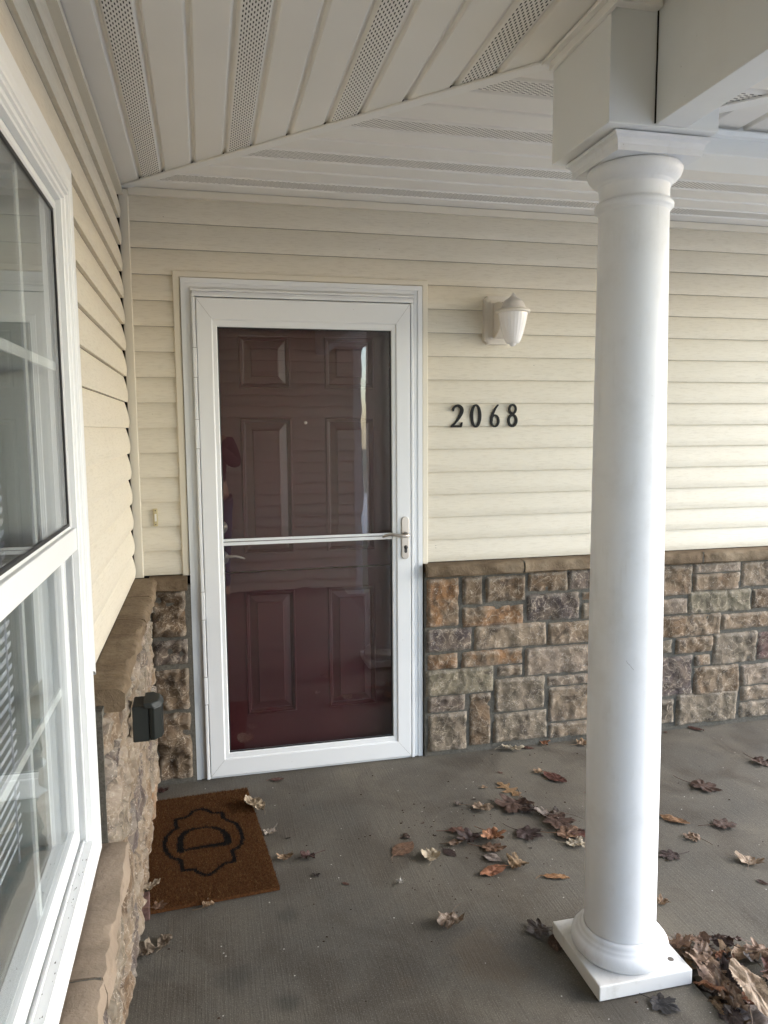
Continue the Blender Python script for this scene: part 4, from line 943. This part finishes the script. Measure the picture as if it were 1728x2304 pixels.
tag(bpy.data.objects['phone'], 'dark phone held upright by the photographer, just behind the camera', 'phone')

# small brick at the near left corner of the mat
BK = mat('old_brick', (.13, .075, .065), .9, .2); v = coord(BK, (1, 1, 1), 'World'); n = noi(BK, v, 30, 5, .7)
L(BK, ramp(BK, n, [(.3, (.08, .045, .04)), (.7, (.19, .115, .10))]), P(BK).inputs['Base Color']); bump(BK, n, .8, .004)
b = MB(); b.box(-.022, .022, -.055, .055, 0, .030); br_ = b.build('brick', BK, None, .003); br_.location = (.060, -.925, .003); br_.rotation_euler = (0, 0, .07)
tag(br_, 'small reddish brown brick wedged between the stone wall and the doormat', 'brick')

# ------------------------------------------------------------------ leaves
LC = {'cream': ((.50, .42, .29), (.34, .26, .16)), 'cream2': ((.46, .36, .23), (.32, .22, .12)), 'tan': ((.36, .23, .12), (.20, .11, .05)), 'dark': ((.055, .03, .02), (.09, .05, .03)), 'white': ((.55, .52, .46), (.35, .3, .25)),
      'pale': ((.30, .22, .155), (.14, .08, .045)), 'gold': ((.33, .19, .075), (.22, .115, .04)), 'greybrown': ((.15, .115, .09), (.07, .045, .035)), 'palepink': ((.40, .29, .185), (.24, .15, .085)),
      'darkbrown': ((.075, .036, .022), (.035, .018, .013)), 'black': ((.022, .015, .013), (.035, .02, .015)), 'coal': ((.018, .017, .018), (.03, .022, .02)), 'red': ((.12, .036, .022), (.06, .022, .015)), 'redbrown': ((.13, .05, .03), (.07, .03, .02)),
      'brown': ((.17, .085, .04), (.08, .04, .022)), 'darkest': ((.045, .023, .02), (.025, .014, .012)), 'orange': ((.38, .16, .06), (.22, .08, .03)), 'pink': ((.28, .175, .105), (.14, .075, .045)), 'mauve': ((.27, .22, .19), (.18, .14, .12)),
      'rust': ((.27, .095, .03), (.15, .05, .02)), 'mottle': ((.28, .17, .07), (.06, .035, .02)), 'amber': ((.38, .19, .06), (.25, .105, .03)), 'amberbrown': ((.25, .125, .045), (.13, .06, .025)), 'palebrown': ((.30, .20, .125), (.18, .10, .06)),
      'palegrey': ((.34, .29, .235), (.2, .15, .115)), 'darkred': ((.08, .03, .024), (.045, .02, .017)), 'greytan': ((.27, .205, .135), (.15, .105, .065))}
LM = {}
def leaf_mat(c):
    if c in LM: return LM[c]
    a, d = LC[c]; dl = lambda q: tuple((x*.80+.20*sum(q)/3)*.88 for x in q); a, d = dl(a), dl(d); m = mat('leaf_'+c, a, .62, .35)
    t = N(m, 'ShaderNodeUVMap'); s = N(m, 'ShaderNodeSeparateXYZ'); L(m, t.outputs[0], s.inputs[0])
    v = coord(m, (1, 1, 1), 'World'); n = noi(m, v, 34, 5, .65, .5); f = noi(m, v, 160, 3)
    col = ramp(m, n, [(.35, d), (.6, a)])
    av = mth(m, 'ABSOLUTE', s.outputs['Y']); w_ = mth(m, 'ADD', mth(m, 'MULTIPLY', s.outputs['X'], 13.0), mth(m, 'MULTIPLY', av, -13.0))
    fr = mth(m, 'ABSOLUTE', mth(m, 'SUBTRACT', mth(m, 'FRACT', w_), .5)); side = mth(m, 'LESS_THAN', fr, .09); mid_ = mth(m, 'LESS_THAN', av, .012)
    ve = mth(m, 'MAXIMUM', mth(m, 'MULTIPLY', side, .55), mid_)
    vc = tuple(min(.6, x*1.5+.02) for x in a) if sum(a) < .45 else tuple(x*.5 for x in a)
    col = mix(m, col, vc, mth(m, 'MULTIPLY', ve, .7)); col = mix(m, col, tuple(x*.5 for x in a), mth(m, 'MULTIPLY', ramp(m, f, [(.58, (0, 0, 0)), (.66, (1, 1, 1))]), .6))
    L(m, col, P(m).inputs['Base Color']); h = mth(m, 'ADD', mth(m, 'MULTIPLY', ve, -.6), n); bump(m, h, .7, .002)
    LM[c] = m; return m
def outline(ty, r):
    o = []
    if ty == 'M':
        tips = [(0, .52, 19), (50, .49, 18), (-50, .49, 18), (102, .40, 17), (-102, .40, 17), (148, .27, 14), (-148, .27, 14), (17, .45, 6), (-17, .45, 6), (66, .43, 6), (-66, .43, 6), (35, .42, 6), (-35, .42, 6)]
        for i in range(120):
            a = -180+i*3; rr = .25
            for (c, R_, wd) in tips:
                dlt = abs((a-c+180) % 360-180); rr = max(rr, .25+(R_-.25)*max(0, 1-dlt/(wd*1.3))**.8)
            o.append((rr*math.cos(math.radians(a)), rr*math.sin(math.radians(a))))
    elif ty == 'O':
        half = [(-.5, .01), (-.40, .03), (-.34, .18), (-.30, .20), (-.26, .06), (-.16, .06), (-.08, .30), (-.02, .34), (.0, .22), (.04, .07), (.14, .07), (.22, .27), (.29, .30), (.27, .18), (.28, .07), (.36, .06), (.42, .12), (.45, .06), (.5, 0)]
        fine = []
        for (x0, y0), (x1, y1) in zip(half, half[1:]):
            for s in range(3): fine.append((x0+(x1-x0)*s/3, y0+(y1-y0)*s/3))
        o = fine+[(.5, 0)]+[(x, -y) for x, y in fine[::-1]]
    elif ty == 'B':
        n = 44
        for i in range(n+1):
            t = i/n; y = .5*math.sin(PI*t**.92)**.85*(1+.05*((i % 2)*2-1)); o.append((-.5+t, y))
        o = o+[(x, -y) for x, y in o[::-1][1:-1]]
    else:
        for i in range(40):
            a = 2*PI*i/40; rr = .34+.16*noise.noise(Vector((math.cos(a)*1.7+r.random()*.15, math.sin(a)*1.7, r.seed_ if hasattr(r, 'seed_') else 1.3)))*2+r.uniform(-.04, .04); o.append((rr*math.cos(a), rr*math.sin(a)))
    return o
def leaf_mesh(x, y, ln, ang, ty, wd, curl, seed, z0=.004, tiltx=0, tilty=0, stem=True, zc=None):
    r = random.Random(seed); o = outline(ty, r); V = []; UV = []; rings = [1, .84, .68, .52, .36, .2]; n = len(o)
    ph = r.uniform(0, 10); c1, c2 = curl*r.uniform(.5, 1.1), curl*r.uniform(.2, .9)*r.choice([1, 1, -1])
    ca, sa = math.cos(math.radians(ang)), math.sin(math.radians(ang))
    def place(u, v, extra=0):
        q = Vector((u*3+ph, v*3, seed*.37))
        h = c1*(v*wd)**2*1.15+c2*u*u*.7+curl*.13*(noise.noise(q)+.8*noise.noise(q*2.5)+.3*noise.noise(q*6))+curl*.06*abs(noise.noise(q*1.7))
        cut = 1+.0*u; k = 1-.22*curl*abs(v)     # curling pulls the sides in
        X, Y = u*ln*(1-.06*curl), v*ln*wd*k
        return [X, Y, h*ln]
    rows = []
    for k in rings:
        for (u, v) in o:
            jag = 1+(r.uniform(-.05, .05)*curl if k == 1 else 0)
            uu, vv = (u*k*jag, v*k*jag) if ty != 'O' else (u*(.3+.7*k) if abs(u) > 0 else u, v*k*jag)
            V.append(place(uu, vv)); UV.append((uu+.5, vv))
    V.append(place(0, 0)); UV.append((.5, 0)); c_ = len(V)-1
    Fc = []
    for j in range(len(rings)-1):
        for i in range(n): Fc.append((j*n+i, j*n+(i+1) % n, (j+1)*n+(i+1) % n, (j+1)*n+i))
    j = len(rings)-1
    for i in range(n): Fc.append((j*n+i, j*n+(i+1) % n, c_))
    mn = min(p[2] for p in V)
    if stem and ty in 'MBO' and ln > .05:
        b0 = len(V); bend = r.uniform(-.25, .25); st = [(-.38 if ty == 'M' else -.5, 0)]
        st = [((-.2 if ty == 'M' else -.48)-.13*i*(1.0 if ty != 'B' else .5), bend*(i*.25)**2) for i in range(5)]
        for i, (u, v) in enumerate(st):
            h0 = (place(st[0][0], 0)[2]-mn)*(1-i/4)+mn+.004*i*(curl)*.5
            for (du, dv) in ((0, .006), (0, -.006), (.0, 0)):
                V.append([u*ln, v*ln+dv*ln*1.2, h0+(.0022 if dv == 0 else .0004)]); UV.append((.5, 0))
        for i in range(4):
            for k in range(3): Fc.append((b0+i*3+k, b0+i*3+(k+1) % 3, b0+(i+1)*3+(k+1) % 3, b0+(i+1)*3+k))
    W = []
    for (X, Y, Z) in V:
        Z = Z-mn+X*math.tan(tiltx)+Y*math.tan(tilty); W.append((X*ca-Y*sa, X*sa+Y*ca, Z))
    mz = min(p[2] for p in W); W = [(a, b_, c-mz) for a, b_, c in W]
    return W, Fc, UV
def leaf(x, y, ln, ang, ty, wd, col, curl, label, seed, z0=.0015, tx=0, ty_=0, group='leaves scattered on the slab', cat='leaf'):
    W, Fc, UV = leaf_mesh(x, y, ln, ang, ty, wd, curl, seed, z0, tx, ty_)
    me = bpy.data.meshes.new('fallen_leaf'); me.from_pydata(W, [], Fc); me.materials.append(leaf_mat(col))
    uv = me.uv_layers.new(name='UVMap')
    for lp_ in me.loops: uv.data[lp_.index].uv = UV[lp_.vertex_index]
    for p in me.polygons: p.use_smooth = True
    o = bpy.data.objects.new('fallen_leaf', me); C.objects.link(o); o.location = (x, y, z0)
    if group: o['group'] = group
    o['label'] = label; o['category'] = cat; return o
LV = [
(1.029,-0.849,0.078,75,'B',0.85,'cream',0.7,'pale cream curled leaf with a brown hole alone left of the brown pile'),
(0.947,-0.776,0.104,38,'B',0.62,'brown',0.1,'brown oval leaf with a crumpled dark tip near the middle of the slab'),
(0.976,-0.702,0.057,145,'S',0.70,'dark',0.8,'small dark crumpled leaf lying on the tip of a brown oval leaf'),
(0.882,-0.971,0.045,-57,'S',0.80,'white',1.0,'small whitish crumpled leaf scrap alone on the bare concrete'),
(0.985,-1.206,0.089,-113,'M',1.00,'pale',1.0,'pale curled leaf with a dark brown underside alone in front of the column base'),
(1.492,-0.447,0.137,108,'O',0.80,'gold',0.1,'golden tan deeply lobed oak leaf lying flat'),
(1.397,-0.405,0.039,34,'S',0.80,'tan',0.6,'tiny tan scrap left of the golden oak leaf'),
(1.246,-0.517,0.044,-174,'S',0.80,'greybrown',1.0,'small grey brown crumpled leaf touching a pale jagged leaf'),
(1.316,-0.567,0.094,-39,'M',0.75,'palepink',0.7,'pale pinkish tan jagged leaf with its stem pointing to the camera'),
(1.466,-0.575,0.142,-129,'M',1.10,'darkbrown',0.5,'dark brown ragged leaf just below the golden oak leaf'),
(1.498,-0.621,0.072,-63,'M',0.90,'black',0.4,'almost black small lobed leaf beside the ragged brown leaf'),
(1.678,-0.333,0.062,6,'S',0.80,'tan',0.8,'light tan crumpled leaf touching a reddish oval leaf'),
(1.723,-0.398,0.117,-65,'B',0.50,'red',0.3,'reddish brown oval leaf near the wall left of the column'),
(1.515,-0.289,0.037,-42,'S',0.50,'redbrown',0.2,'thin red brown leaf scrap near the storm door side of the slab'),
(1.576,-0.692,0.118,161,'M',0.70,'greybrown',0.8,'grey brown curled leaf at the back of the heap beside the column'),
(1.563,-0.739,0.130,-69,'M',0.90,'darkbrown',0.2,'large flat dark brown lobed leaf in the heap beside the column'),
(1.558,-0.836,0.118,-17,'M',0.80,'brown',0.4,'brown leaf under the dark red leaf beside the column'),
(1.603,-0.839,0.078,119,'B',0.60,'red',0.3,'dark red glossy leaf half hidden by the column'),
(1.554,-0.900,0.086,-19,'M',0.70,'cream',0.9,'pale cream ruffled leaf in front of the heap beside the column'),
(1.415,-0.789,0.109,-47,'M',0.95,'darkest',0.3,'flat near black lobed leaf with a long stem in the middle of the slab'),
(1.166,-0.706,0.076,-14,'M',0.60,'redbrown',0.4,'thin red brown leaf at the back of the loose central heap'),
(1.205,-0.772,0.099,-161,'M',0.95,'darkest',0.6,'very dark curled leaf in the loose central heap'),
(1.280,-0.783,0.097,-62,'M',1.00,'orange',0.8,'bright orange brown curled leaf on top of the central heap'),
(1.142,-0.794,0.072,11,'B',0.40,'pink',1.0,'narrow pinkish tan curled leaf at the left end of the central heap'),
(1.101,-0.839,0.059,-63,'B',0.60,'darkest',0.1,'small flat blackish oval leaf at the left end of the central heap'),
(1.251,-0.851,0.091,-25,'M',0.70,'brown',0.4,'brown lobed leaf below the bright orange leaf'),
(1.236,-0.914,0.063,-49,'B',0.70,'mauve',0.4,'pale grey mauve leaf underside below the central heap'),
(1.208,-0.987,0.100,-164,'B',0.50,'rust',0.3,'rust orange ribbed oval leaf with its tip pointing left'),
(1.296,-0.973,0.074,14,'M',1.20,'mottle',0.7,'mottled golden brown ragged leaf touching the rust ribbed leaf'),
(1.402,-1.069,0.085,-19,'B',0.32,'amber',0.3,'narrow amber serrated leaf alone left of the column'),
(1.393,-0.881,0.020,-14,'S',0.60,'black',0.1,'small black scrap below the near black lobed leaf'),
(1.320,-0.490,0.026,-4,'S',0.50,'black',0.1,'small black scrap behind the pale jagged leaf'),
(1.065,-0.621,0.027,17,'S',0.40,'darkbrown',0.2,'tiny dark brown scrap left of the central heap'),
(1.234,-1.310,0.073,178,'M',1.20,'black',0.4,'black lobed leaf tucked against the left corner of the column plinth'),
(1.251,-1.376,0.071,-108,'B',0.60,'darkbrown',0.4,'dark brown leaf leaning on the left side of the column plinth'),
(1.412,-1.655,0.080,-47,'M',0.90,'coal',0.3,'black lobed leaf lying in front of the column plinth'),
(2.282,-0.617,0.131,-50,'M',0.75,'darkbrown',0.3,'dark brown lobed leaf on the slab far right of the column'),
(2.010,-0.836,0.104,-50,'B',0.45,'amberbrown',0.3,'long amber brown oval leaf just right of the column'),
(2.160,-0.912,0.098,-5,'M',0.80,'darkbrown',0.3,'small dark brown leaf with a long curved stem right of the column'),
(2.002,-0.971,0.069,130,'M',0.80,'palebrown',0.7,'pale brown ruffled leaf with stem pointing right'),
(1.857,-1.046,0.077,177,'M',0.90,'darkest',0.2,'flat dark brown leaf close to the right side of the column shaft'),
(2.087,-1.151,0.065,46,'M',1.60,'palepink',0.7,'pale leaf with a dark stem pointing to the camera at the right'),
(2.094,-1.116,0.028,133,'S',0.70,'black',0.3,'dark scrap touching the pale stemmed leaf'),
(2.051,-1.260,0.037,-64,'B',0.50,'darkbrown',0.3,'dark brown leaf cut by the right edge of the photo'),
(1.666,-1.277,0.039,13,'M',1.20,'tan',0.8,'small tan leaf standing close behind the column base'),
(1.788,-0.548,0.018,132,'S',0.80,'redbrown',0.4,'small red brown scrap beside the column shaft near the wall'),
(1.663,-0.086,0.103,-25,'B',0.35,'cream',0.9,'pale cream curled leaf against the stone wall right of the door'),
(1.737,-0.076,0.063,-28,'B',0.40,'redbrown',0.2,'flat red brown leaf behind the cream leaf by the stone wall'),
(1.833,-0.056,0.088,-47,'S',0.55,'orange',0.9,'orange brown crumpled leaf at the foot of the stone wall'),
(2.004,-0.107,0.073,15,'M',0.90,'tan',0.8,'tan leaf at the wall foot partly behind the column'),
(2.475,-0.075,0.025,-28,'S',0.90,'redbrown',0.5,'small red brown scrap at the wall foot right of the column'),
(2.644,-0.075,0.087,-57,'B',0.30,'redbrown',0.3,'narrow dark red leaf at the wall foot far right'),
(2.683,-0.476,0.098,-73,'M',0.80,'darkbrown',0.5,'dark brown pointed leaf at the far right side of the slab'),
(0.444,-0.361,0.116,120,'B',0.62,'cream2',0.8,'large pale curled leaf lying over the right edge of the doormat'),
(0.492,-0.549,0.062,-129,'M',0.80,'palegrey',0.9,'small pale grey curled leaf just right of the doormat'),
(0.551,-0.604,0.034,-155,'S',0.40,'black',0.3,'small black scrap right of the pale grey curled leaf'),
(0.526,-0.730,0.053,-86,'M',1.20,'tan',0.8,'small tan folded leaf right of the doormat'),
(0.611,-0.750,0.066,-157,'M',0.80,'darkred',0.8,'dark maroon brown leaf with a curved stem right of the doormat'),
(0.617,-0.863,0.041,-27,'S',0.50,'black',0.5,'small black curled leaf right of the mat corner'),
(0.708,-0.935,0.026,-43,'B',0.50,'redbrown',0.2,'tiny dark red oval leaf on the middle of the slab'),
(0.257,-0.952,0.048,38,'M',0.80,'tan',0.9,'small tan crumpled leaf at the near edge of the doormat'),
(0.107,-0.958,0.049,6,'M',0.90,'brown',0.5,'brown leaf tucked under the near left corner of the doormat'),
(0.085,-1.124,0.075,-176,'M',1.00,'greytan',0.7,'large greyish tan dry leaf on the concrete near the stone wall'),
(0.136,-1.092,0.065,66,'B',0.60,'greytan',0.7,'folded lobe of dry greyish tan leaf with thin stem near the stone wall'),
(0.079,-0.110,0.070,-148,'S',0.80,'darkred',0.9,'dark crumpled leaf in the corner behind the doormat'),
(0.556,-0.120,0.055,-3,'B',0.50,'redbrown',0.4,'small dark red leaf near the storm door foot'),
]
placed = []
for i, (x, y, ln, ang, ty, wd, col, curl, lab) in enumerate(LV):
    z = .0015
    for (px, py, pl_, pz) in placed:
        if math.hypot(px-x, py-y) < (pl_+ln)*.27: z = max(z, pz+.005)
    placed.append((x, y, ln, z))
    if 'mat' in lab and ('over the right edge' in lab): z = .018
    if 'stone wall' not in lab and x < .12 and -.96 < y < -.2: z = .03
    leaf(x, y, ln*(1.3 if ty == 'M' else 1.12), ang, ty, wd, col, curl, lab, 40+i, z)
leaf(.075, -.868, .085, 12, 'B', .42, 'cream2', 1.1, 'curled cream tan leaf lying across the small brick beside the doormat', 333, .034)

# pile in the bed at the slab corner
PG = 'leaves heaped in the bed beside the column base'
PLV = [(1.655, -1.690, .225, -105, 'B', .36, 'palepink', .35, 'large long pale leaf with clear veins on top of the heap right of the column', .035, .25),
 (1.585, -1.500, .10, 30, 'M', .9, 'pink', .9, 'pinkish tan curled leaf touching the right corner of the plinth', .004, .1), (1.600, -1.455, .075, 70, 'M', .9, 'palegrey', .9, 'pale grey torn leaf at the back tip of the heap', .006, .1),
 (1.640, -1.455, .05, -40, 'B', .4, 'white', .7, 'small whitish strip of leaf at the back of the heap', .01, .2), (1.572, -1.432, .06, 160, 'S', .8, 'darkbrown', .8, 'dark brown crumbled leaf behind the plinth corner', .004, 0),
 (1.620, -1.560, .15, -20, 'O', .95, 'gold', .4, 'golden tan oak leaf with a dark hole beside the plinth bolt', .006, .1), (1.690, -1.540, .17, 165, 'O', .9, 'tan', .5, 'tan oak leaf with dark stems at the middle of the heap', .015, .1),
 (1.715, -1.500, .075, 110, 'B', .6, 'darkest', .4, 'dark maroon oval leaf standing at the back edge of the heap', .02, .4), (1.655, -1.500, .08, 10, 'M', .9, 'greybrown', .7, 'small grey brown curled leaf at the back of the heap', .01, .1),
 (1.600, -1.635, .15, -60, 'B', .45, 'pink', .8, 'pink tan curled leaf leaning on the front right of the plinth', .012, .3), (1.578, -1.650, .12, -55, 'B', .35, 'orange', .9, 'narrow bright orange brown leaf at the slab edge by the plinth', .004, .2),
 (1.645, -1.625, .12, 20, 'M', 1., 'darkest', .7, 'dark purple brown leaf left of the large pale leaf', .012, .15), (1.800, -1.560, .12, 200, 'M', .9, 'pink', .8, 'pink brown leaf at the far right back of the heap', .02, .2),
 (1.800, -1.610, .11, 30, 'B', .6, 'red', .5, 'dark red leaf at the right side of the heap', .03, .2), (1.765, -1.655, .13, -80, 'M', .9, 'brown', .7, 'brown curled leaf right of the large pale leaf', .015, .2),
 (1.760, -1.740, .12, 200, 'M', 1, 'palebrown', .7, 'pale brown crumpled leaf at the right edge of the photo in the heap', .02, .1), (1.600, -1.760, .16, 35, 'M', 1., 'mauve', .4, 'large grey mauve leaf at the bottom right corner', .008, .05),
 (1.590, -1.700, .16, 85, 'B', .25, 'palebrown', 1., 'long narrow rolled tan leaf standing in the heap near the slab edge', .01, .3), (1.625, -1.690, .10, -30, 'M', .9, 'rust', .7, 'rust brown leaf below the large pale leaf tip', .01, .2),
 (1.700, -1.800, .14, 120, 'M', 1, 'darkbrown', .5, 'dark brown leaf under the stem of the large pale leaf', .004, .1), (1.660, -1.840, .15, 10, 'O', .9, 'tan', .5, 'tan oak leaf at the bottom edge of the photo in the heap', .004, .1),
 (1.830, -1.690, .1, 60, 'B', .5, 'amber', .6, 'amber leaf cut by the right edge of the photo in the heap', .03, .3), (1.565, -1.735, .11, -70, 'B', .4, 'tan', .9, 'tan curled leaf hanging over the slab edge', .0, .2)]
for i, (x, y, ln, ang, ty, wd, col, curl, lab, z, tl) in enumerate(PLV):
    leaf(x, y, ln, ang, ty, wd, col, curl, lab, 900+i, z-.012, rnd.uniform(-tl, tl), rnd.uniform(-tl, tl), PG)
# the rest of the heap, too tangled to count
V, Fc, UVs, MI = [], [], [], []; cols = ['darkbrown', 'brown', 'darkest', 'tan', 'greybrown', 'pale', 'rust', 'black', 'pink', 'mauve']; r = random.Random(77)
cnt = 0
while cnt < 190:
    x, y = r.uniform(1.55, 2.3), r.uniform(-2.4, -1.42)
    if y > -1.60 and (x > 1.80 or y > -1.40-.75*(x-1.55) or x < 1.555): continue
    if math.hypot(x-1.65, y+1.65) > .35 and r.random() < .55: continue
    cnt += 1; ln = r.uniform(.05, .13)
    W, F_, U_ = leaf_mesh(0, 0, ln, r.uniform(0, 360), r.choice('MMBOS'), r.uniform(.5, 1), r.uniform(.5, 1.1), 3000+cnt, 0, r.uniform(-.4, .4), r.uniform(-.4, .4))
    zb = (.002 if y > -1.585 else -.075+r.uniform(0, .060)); o_ = len(V)
    V += [(a+x, b_+y, c+zb) for a, b_, c in W]; Fc += [tuple(i+o_ for i in f) for f in F_]; UVs += U_; MI += [r.randrange(len(cols))]*len(F_)
me = bpy.data.meshes.new('leaf_litter'); me.from_pydata(V, [], Fc)
for c in cols: me.materials.append(leaf_mat(c))
uv = me.uv_layers.new(name='UVMap')
for lp_ in me.loops: uv.data[lp_.index].uv = UVs[lp_.vertex_index]
for p, k_ in zip(me.polygons, MI): p.material_index = k_; p.use_smooth = True
o = bpy.data.objects.new('leaf_litter', me); C.objects.link(o); kind(o, 'stuff', 'tangled brown leaf litter filling the bed beside the slab corner'); o['category'] = 'leaf litter'
# crumbs on the slab
b = MB(); r = random.Random(9); CR = mat('leaf_crumb_dark', (.05, .03, .02), .9); CW = mat('pale_grit', (.5, .48, .44), .9)
spots = [(1.15, -.62, .22, 70), (1.5, -.62, .25, 50), (1.2, -.9, .3, 40), (.9, -.8, .5, 60), (.5, -1.2, .35, 25), (2.0, -.8, .5, 30), (1.3, -1.7, .15, 15), (.8, -.1, .4, 25), (1.6, -.12, .3, 30), (.12, -1.1, .1, 8)]
for (cx, cy, sp, n_) in spots:
    for _ in range(n_):
        x, y = r.gauss(cx, sp*.5), r.gauss(cy, sp*.5)
        if x < .05 or y > -.07 or y < -2 or (x > 1.5 and y < -1.5): continue
        s = r.uniform(.0012, .006)*(r.random()**.7+.3); a = r.uniform(0, 6.28); pale = r.random() < .28
        if pale: s *= .5
        pts = [(x+s*r.uniform(.5, 1.3)*math.cos(a+k_*2.1), y+s*r.uniform(.3, 1)*math.sin(a+k_*2.1)) for k_ in range(3)]
        b.add([(p[0], p[1], .0012) for p in pts]+[(x, y, .0012+s*.5)], [(0, 1, 3), (1, 2, 3), (2, 0, 3)], 1 if pale else 0)
o = b.build('leaf_crumbs', [CR, CW], fixn=False); kind(o, 'stuff', 'tiny leaf crumbs and grit scattered over the concrete'); o['category'] = 'debris'
